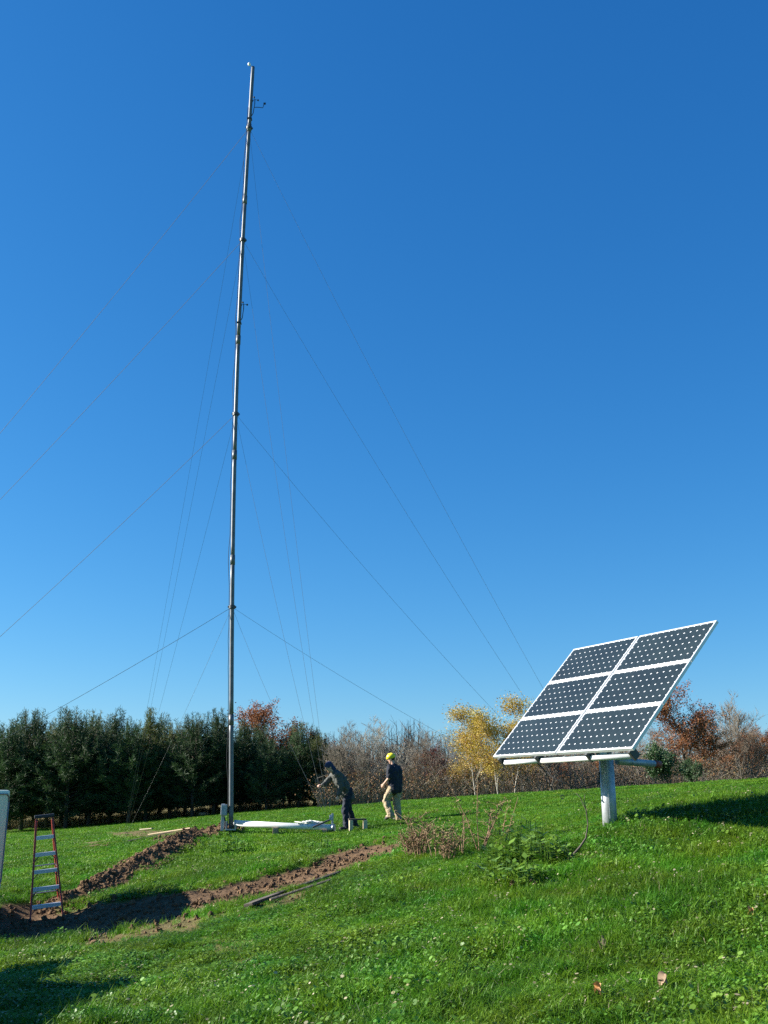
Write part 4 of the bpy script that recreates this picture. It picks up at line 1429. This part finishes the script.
# weeds
def dead_weed(px, py, hgt, label, seed, nst=5, mt='deadweed', bushy=1.0):
    rr = random.Random(seed)
    p = on(px, py)
    o = empty("dead_weed", p - Vector((0, 0, .02)))
    tag(o, label, "weed", "dry weeds on the bank")
    st = MB(); lf = MB()
    for s_ in range(nst):
        a = rr.uniform(0, 6.28); sp = rr.uniform(.05, .45)
        d = Vector((math.cos(a) * sp, math.sin(a) * sp, 1)).normalized()
        b0 = Vector((math.cos(a) * .05, math.sin(a) * .05, 0)) * rr.uniform(0, 2)
        h_ = hgt * rr.uniform(.55, 1)
        P = [b0, b0 + d * h_ * .5, b0 + d * h_ + Vector((rr.gauss(0, .06), rr.gauss(0, .06), 0))]
        st.tube(P, [.009, .007, .003], 4)
        for k_ in range(int(9 * bushy)):
            f = rr.uniform(.25, 1); q = P[0].lerp(P[2], f)
            e = q + Vector((rr.gauss(0, .09), rr.gauss(0, .09), rr.uniform(.02, .12)))
            st.tube([q, e], [.005, .002], 3, cap=False)
            for _ in range(3):
                c_ = e + Vector((rr.gauss(0, .025), rr.gauss(0, .025), rr.gauss(0, .025)))
                n2 = Vector((rr.gauss(0, 1), rr.gauss(0, 1), rr.gauss(0, 1))).normalized(); xx = n2.orthogonal() * rr.uniform(.007, .016); yy = n2.cross(xx) * .6
                lf.add([c_ - xx, c_ - yy, c_ + xx, c_ + yy], [(0, 1, 2, 3)])
    st.build("stem", M[mt], o); tag(lf.build("seed_head", M[mt], o), kind="stuff")


dead_weed(437, 858, .80, "upright brown dry weed at the right end of the soil band", 1, 3, bushy=1.6)
dead_weed(480, 852, 1.10, "tallest brown dry weed clump on the bank crest", 2, 6, bushy=1.3)
dead_weed(500, 852, .90, "thin brown dry weed right of the tallest clump", 3, 4)
dead_weed(462, 855, .85, "thin brown dry weed left of the tallest clump", 4, 3)
dead_weed(420, 858, .68, "low tangled dead brush at the end of the soil band", 5, 12, bushy=1.6)
dead_weed(410, 856, .50, "lowest tangle of dead brush on the soil band end", 6, 12, bushy=1.6)
dead_weed(447, 862, .48, "short brown weed tangle between the upright weed and tallest clump", 7, 9, bushy=1.5)


def green_weed(px, py, r_, hgt, label, seed, n=26):
    rr = random.Random(seed)
    p = on(px, py)
    mb = MB()
    for i in range(n):
        a = rr.uniform(0, 6.28); q = Vector((math.cos(a), math.sin(a), 0)) * r_ * math.sqrt(rr.random())
        h_ = hgt * rr.uniform(.4, 1.0)
        for k_ in range(4):
            z_ = h_ * (k_ + 1) / 4; b_ = rr.uniform(0, 6.28)
            l = rr.uniform(.08, .17)
            d = Vector((math.cos(b_), math.sin(b_), rr.uniform(-.2, .7))).normalized(); s_ = d.cross(Vector((0, 0, 1))).normalized() * l * .26
            c_ = q + Vector((0, 0, z_))
            mb.add([c_, c_ + d * l * .45 + s_, c_ + d * l, c_ + d * l * .45 - s_], [(0, 1, 2, 3)])
        mb.tube([q, q + Vector((0, 0, h_))], .005, 3, cap=False)
    ob = mb.build("leafy_weed", M['weed'], None, False, p)
    tag(ob, label, "weed", "green leafy weeds on the bank")


green_weed(520, 858, .36, .56, "tall bright green leafy weed right of the dry weeds", 11, 60)
green_weed(503, 870, .36, .36, "spreading green weed patch at the foot of the tall leafy weed", 12, 50)
green_weed(515, 886, .36, .30, "pale green weed patch lowest on the bank below the others", 13, 50)
green_weed(543, 864, .34, .36, "dark green weed patch left of the bent twig", 14, 44)
green_weed(225, 852, .55, .30, "long rough grass clump below the equipment post", 15, 34)
green_weed(318, 850, .30, .22, "small weed patch on the slope below the white pipe", 16, 18)

# bent dead branch
bp_ = on(566, 866)
br = empty("dead_branch", bp_)
tag(br, "bent dark dead branch sticking up from the bank left of the array post", "branch")


def bpt(px, py, dY=0): return at(px, py, bp_.y + dY) - bp_


mb = MB(); mb.tube([Vector((0, 0, -.05)), bpt(572, 856), bpt(580, 847), bpt(586, 838), bpt(588, 824), bpt(586, 810), bpt(580, 797), bpt(576, 793)], [.010, .015, .014, .011, .008, .006, .005, .003], 6)
mb.build("limb", M['wooddark'], br, True)
mb = MB(); mb.tube([bpt(587, 815), bpt(584, 800), bpt(585, 794)], [.007, .004, .002], 4); mb.build("twig", M['wooddark'], br)
mb = MB(); mb.tube([bpt(574, 855), bpt(566, 862), bpt(562, 868)], [.02, .016, .01], 5); mb.build("twig", M['wooddark'], br)
# pale dry sprig in the foreground grass
sp_ = on(603, 956)
mb = MB(); rr = random.Random(21)
for i in range(9):
    a = rr.uniform(0, 6.28); e = Vector((math.cos(a) * .03, math.sin(a) * .03, rr.uniform(.09, .16)))
    mb.tube([(0, 0, 0), e * .6, e], [.003, .0025, .002], 4)
    mb.box(e, (.010, .006, .016))
tag(mb.build("dry_sprig", M['straw'], None, False, sp_), "pale dry sprig standing in the foreground grass", "sprig")


# ------------------------------------------------------------------ people
def cap(mb, a, e, ra, re, n=12):
    """closed tapered limb with round ends"""
    a, e = Vector(a), Vector(e)
    d = (e - a).normalized()
    P, Rr = [], []
    for k_ in range(5):
        t_ = math.pi / 2 * k_ / 5
        P.append(a - d * ra * math.cos(t_)); Rr.append(max(ra * math.sin(t_), .001))
    P.append(a); Rr.append(ra); P.append(e); Rr.append(re)
    for k_ in range(4, -1, -1):
        t_ = math.pi / 2 * k_ / 5
        P.append(e + d * re * math.cos(t_)); Rr.append(max(re * math.sin(t_), .001))
    mb.tube(P, Rr, n)


def chain(mb, pts, rad, n=12):
    for i in range(len(pts) - 1): cap(mb, pts[i], pts[i + 1], rad[i], rad[i + 1], n)


def ell(mb, c_, r_, rot=None):
    mb.ball(c_, r_, 16, 12, rot)


def hand(mb, wrist, d, palm_n, curl=.5, side=1):
    d = Vector(d).normalized(); pn = Vector(palm_n); pn = (pn - d * pn.dot(d)).normalized(); s_ = d.cross(pn) * side
    w_ = Vector(wrist)
    for k_ in (-.5, 0, .5):
        cap(mb, w_ + s_ * k_ * .03, w_ + d * .085 + s_ * k_ * .055, .017, .016, 8)
    for k_, L in ((-1.5, .062), (-.5, .075), (.5, .08), (1.5, .072)):
        b0 = w_ + d * .088 + s_ * k_ * .020
        m1 = b0 + (d * math.cos(curl * .6) + pn * math.sin(curl * .6)) * L * .5
        m2 = m1 + (d * math.cos(curl * 1.6) + pn * math.sin(curl * 1.6)) * L * .32
        m3 = m2 + (d * math.cos(curl * 2.4) + pn * math.sin(curl * 2.4)) * L * .25
        chain(mb, [b0, m1, m2, m3], [.0095, .009, .0085, .0078], 7)
    t0 = w_ + d * .025 + s_ * .03
    t1 = t0 + (d * .55 + s_ * .75 + pn * .3).normalized() * .042; t2 = t1 + (d * .85 + s_ * .2 + pn * .45).normalized() * .032
    chain(mb, [t0, t1, t2], [.013, .011, .009], 7)


def head(mb, c_, yaw_d, pitch):
    """c_ centre of head; yaw_d facing direction; pitch>0 looks down"""
    f = Vector(yaw_d).normalized(); up = Vector((0, 0, 1)); s_ = up.cross(f).normalized()
    f2 = (f * math.cos(pitch) - up * math.sin(pitch)).normalized(); u2 = s_.cross(f2) * -1
    u2 = f2.cross(s_) if f2.cross(s_).z > 0 else s_.cross(f2)
    Rm = Matrix((f2, s_, u2)).transposed()
    c_ = Vector(c_)
    ell(mb, c_ + u2 * .02, (.098, .076, .10), Rm)
    ell(mb, c_ + f2 * .025 - u2 * .05, (.066, .056, .075), Rm)
    cap(mb, c_ + f2 * .088 + u2 * .012, c_ + f2 * .112 - u2 * .022, .009, .014, 8)       # nose
    cap(mb, c_ + f2 * .078 - s_ * .022 - u2 * .055, c_ + f2 * .078 + s_ * .022 - u2 * .055, .009, .009, 8)  # mouth
    cap(mb, c_ + f2 * .070 - u2 * .105, c_ + f2 * .078 - u2 * .100, .018, .018, 8)        # chin
    for q in (-1, 1):
        ell(mb, c_ + s_ * q * .076 - f2 * .008 - u2 * .01, (.018, .010, .032), Rm)         # ears
        ell(mb, c_ + s_ * q * .032 + f2 * .078 + u2 * .028, (.016, .022, .008), Rm)        # brows
    return f2, s_, u2, Rm


def eyes(c_, f2, s_, u2, parent, base):
    mb = MB()
    for q in (-1, 1): mb.ball(Vector(c_) + f2 * .083 + s_ * q * .031 + u2 * .010, .011, 8, 6)
    return mb.build("eyes", M['hair'], parent)


def person_local(px, py, facing):
    p = on(px, py)
    f = Vector((facing[0], facing[1], 0)).normalized()
    l = Vector((-f.y, f.x, 0))           # the person's left
    o = empty("person", p)

    def q(fw, le, z_): return f * fw + l * le + Vector((0, 0, z_))
    return o, q, f, l


# man in beanie and jacket, leaning over the winch
pm, q, f, l = person_local(346, 830, (-.90, -.42))
tag(pm, "man in dark beanie and grey green jacket bending over the winch cables", "person")
body = MB()
hipL, hipR = q(-.02, .10, .90), q(-.04, -.10, .90)
kneeL, kneeR = q(.08, .11, .48), q(-.14, -.15, .49)
ankL, ankR = q(.03, .13, .09), q(-.36, -.18, .09)
chest = q(.22, 0, 1.25); neck = q(.38, 0, 1.43); hd_c = q(.49, 0, 1.55)
shL, shR = q(.29, .19, 1.35), q(.29, -.19, 1.35)
elL, wrL = q(.24, .25, 1.07), q(.31, .20, .83)
elR, wrR = q(.49, -.25, 1.13), q(.60, -.17, 1.10)
chain(body, [hipL, kneeL, ankL], [.08, .055, .04]); chain(body, [hipR, kneeR, ankR], [.08, .055, .04])
cap(body, q(-.03, 0, .93), chest, .10, .10); cap(body, chest, neck, .08, .05); cap(body, neck, hd_c, .055, .05)
cap(body, shL, shR, .06, .06)
chain(body, [shL, elL, wrL], [.055, .042, .03]); chain(body, [shR, elR, wrR], [.055, .042, .03])
hand(body, wrL, (f * .3 + Vector((0, 0, -1))), -l, .6, 1)
hand(body, wrR, f + Vector((0, 0, .05)), l * -.2 + Vector((0, 0, -1)), 1.0, -1)
for a in (ankL, ankR): cap(body, a - Vector((0, 0, .04)), a + f * .14 - Vector((0, 0, .055)), .035, .03)
f2, s2, u2, Rh = head(body, hd_c, f, .55)
remeshed(body, "body", M['skin'], pm, .0085, 2)
eyes(hd_c, f2, s2, u2, pm, None)
jk = MB()
cap(jk, q(-.06, .05, .80), q(.19, .08, 1.23), .15, .155); cap(jk, q(-.06, -.05, .80), q(.19, -.08, 1.23), .15, .155)
cap(jk, q(.17, 0, 1.22), q(.29, 0, 1.37), .16, .12); cap(jk, shL, shR, .095, .095); cap(jk, q(.28, 0, 1.35), q(.36, 0, 1.42), .10, .075)
chain(jk, [shL, elL, wrL.lerp(elL, .10)], [.092, .072, .052]); chain(jk, [shR, elR, wrR.lerp(elR, .12)], [.092, .070, .050])
remeshed(jk, "jacket", M['jacket'], pm, .012, 3, .055, .09)
tr_ = MB()
chain(tr_, [hipL, kneeL, ankL - Vector((0, 0, .03))], [.122, .088, .078]); chain(tr_, [hipR, kneeR, ankR - Vector((0, 0, .03))], [.122, .088, .078])
cap(tr_, hipL + Vector((0, 0, .06)), hipR + Vector((0, 0, .06)), .115, .115)
remeshed(tr_, "jeans", M['jeans'], pm, .012, 3, .05, .09)
for a in (ankL, ankR):
    bt = MB(); cap(bt, a + Vector((0, 0, -.005)), a - Vector((0, 0, .045)), .055, .055); cap(bt, a - Vector((0, 0, .04)) - f * .03, a + f * .17 - Vector((0, 0, .055)), .048, .042)
    remeshed(bt, "boot", M['boot'], pm, .012, 2)
bn = MB(); ell(bn, hd_c + u2 * .045 - f2 * .015, (.113, .092, .100), Rh); cap(bn, hd_c - f2 * .06 - u2 * .02, hd_c - f2 * .075 - u2 * .10, .075, .07)
remeshed(bn, "beanie", M['beanie'], pm, .010, 3)

# man in hard hat walking away
pm, q, f, l = person_local(395, 821, (-.80, .60))
tag(pm, "man in yellow hard hat, black shirt and khaki trousers walking away", "person")
body = MB()
hipL, hipR = q(0, .10, .92), q(-.02, -.10, .92)
kneeL, kneeR = q(.20, .14, .53), q(.02, -.10, .49)
ankL, ankR = q(.03, .16, .17), q(-.06, -.11, .09)
chest = q(.02, 0, 1.30); neck = q(.05, 0, 1.50); hd_c = q(.11, .02, 1.66)
shL, shR = q(.03, .20, 1.42), q(.03, -.20, 1.42)
elL, wrL = q(-.0, .27, 1.14), q(.20, .25, .97)
elR, wrR = q(.02, -.28, 1.14), q(.16, -.26, .90)
chain(body, [hipL, kneeL, ankL], [.08, .055, .04]); chain(body, [hipR, kneeR, ankR], [.08, .055, .04])
cap(body, q(-.01, 0, .95), chest, .10, .10); cap(body, chest, neck, .08, .05); cap(body, neck, hd_c, .055, .055)
cap(body, shL, shR, .06, .06)
chain(body, [shL, elL, wrL], [.056, .045, .032]); chain(body, [shR, elR, wrR], [.056, .045, .032])
hand(body, wrL, f * .8 + Vector((0, 0, -.55)), -l, 1.0, 1)
hand(body, wrR, f * .5 + Vector((0, 0, -.9)), l, .8, -1)
for a in (ankL, ankR): cap(body, a - Vector((0, 0, .04)), a + f * .14 - Vector((0, 0, .055)), .035, .03)
f2, s2, u2, Rh = head(body, hd_c, f * .85 + l * .35, .28)
remeshed(body, "body", M['skin'], pm, .0085, 2)
eyes(hd_c, f2, s2, u2, pm, None)
sh_ = MB()
cap(sh_, q(-.02, .07, .85), q(.0, .09, 1.30), .155, .165); cap(sh_, q(-.02, -.07, .85), q(.0, -.09, 1.30), .155, .165)
cap(sh_, q(.01, 0, 1.3), q(.03, 0, 1.46), .15, .09); cap(sh_, shL, shR, .085, .085)
cap(sh_, shL, elL.lerp(shL, .18), .088, .08); cap(sh_, shR, elR.lerp(shR, .18), .088, .08)
remeshed(sh_, "shirt", M['navy'], pm, .012, 3, .05, .10)
tr_ = MB()
chain(tr_, [hipL, kneeL, ankL - Vector((0, 0, .02))], [.128, .105, .092]); chain(tr_, [hipR, kneeR, ankR - Vector((0, 0, .03))], [.128, .105, .092])
cap(tr_, hipL + Vector((0, 0, .05)), hipR + Vector((0, 0, .05)), .122, .122)
remeshed(tr_, "trousers", M['khaki'], pm, .012, 3, .065, .09)
for a, dz in ((ankL, -.35), (ankR, 0)):
    df = (f + Vector((0, 0, dz))).normalized()
    bt = MB(); cap(bt, a + Vector((0, 0, -.005)), a - Vector((0, 0, .045)), .055, .055); cap(bt, a - Vector((0, 0, .04)) - df * .03, a + df * .17 - Vector((0, 0, .055)), .048, .042)
    remeshed(bt, "boot", M['boot'], pm, .012, 2)
hr = MB(); ell(hr, hd_c - f2 * .02 + u2 * .02, (.098, .084, .09), Rh); remeshed(hr, "hair", M['hair'], pm, .011, 2)
hh = MB(); ell(hh, hd_c + u2 * .065 - f2 * .005, (.135, .112, .095), Rh)
cap(hh, hd_c + f2 * .10 + u2 * .045 - s2 * .03, hd_c + f2 * .135 + u2 * .035, .018, .016); cap(hh, hd_c + f2 * .10 + u2 * .045 + s2 * .03, hd_c + f2 * .135 + u2 * .035, .018, .016)
cap(hh, hd_c - f2 * .05 + u2 * .148, hd_c + f2 * .05 + u2 * .148, .02, .02)
remeshed(hh, "hard_hat", M['hat'], pm, .010, 2)
for o in bpy.data.objects:
    if o.name.startswith("person"): o.scale = (.93, .93, .93) if "hard hat" in o["label"] else (.96, .96, .96)
print("objects", len(bpy.data.objects))
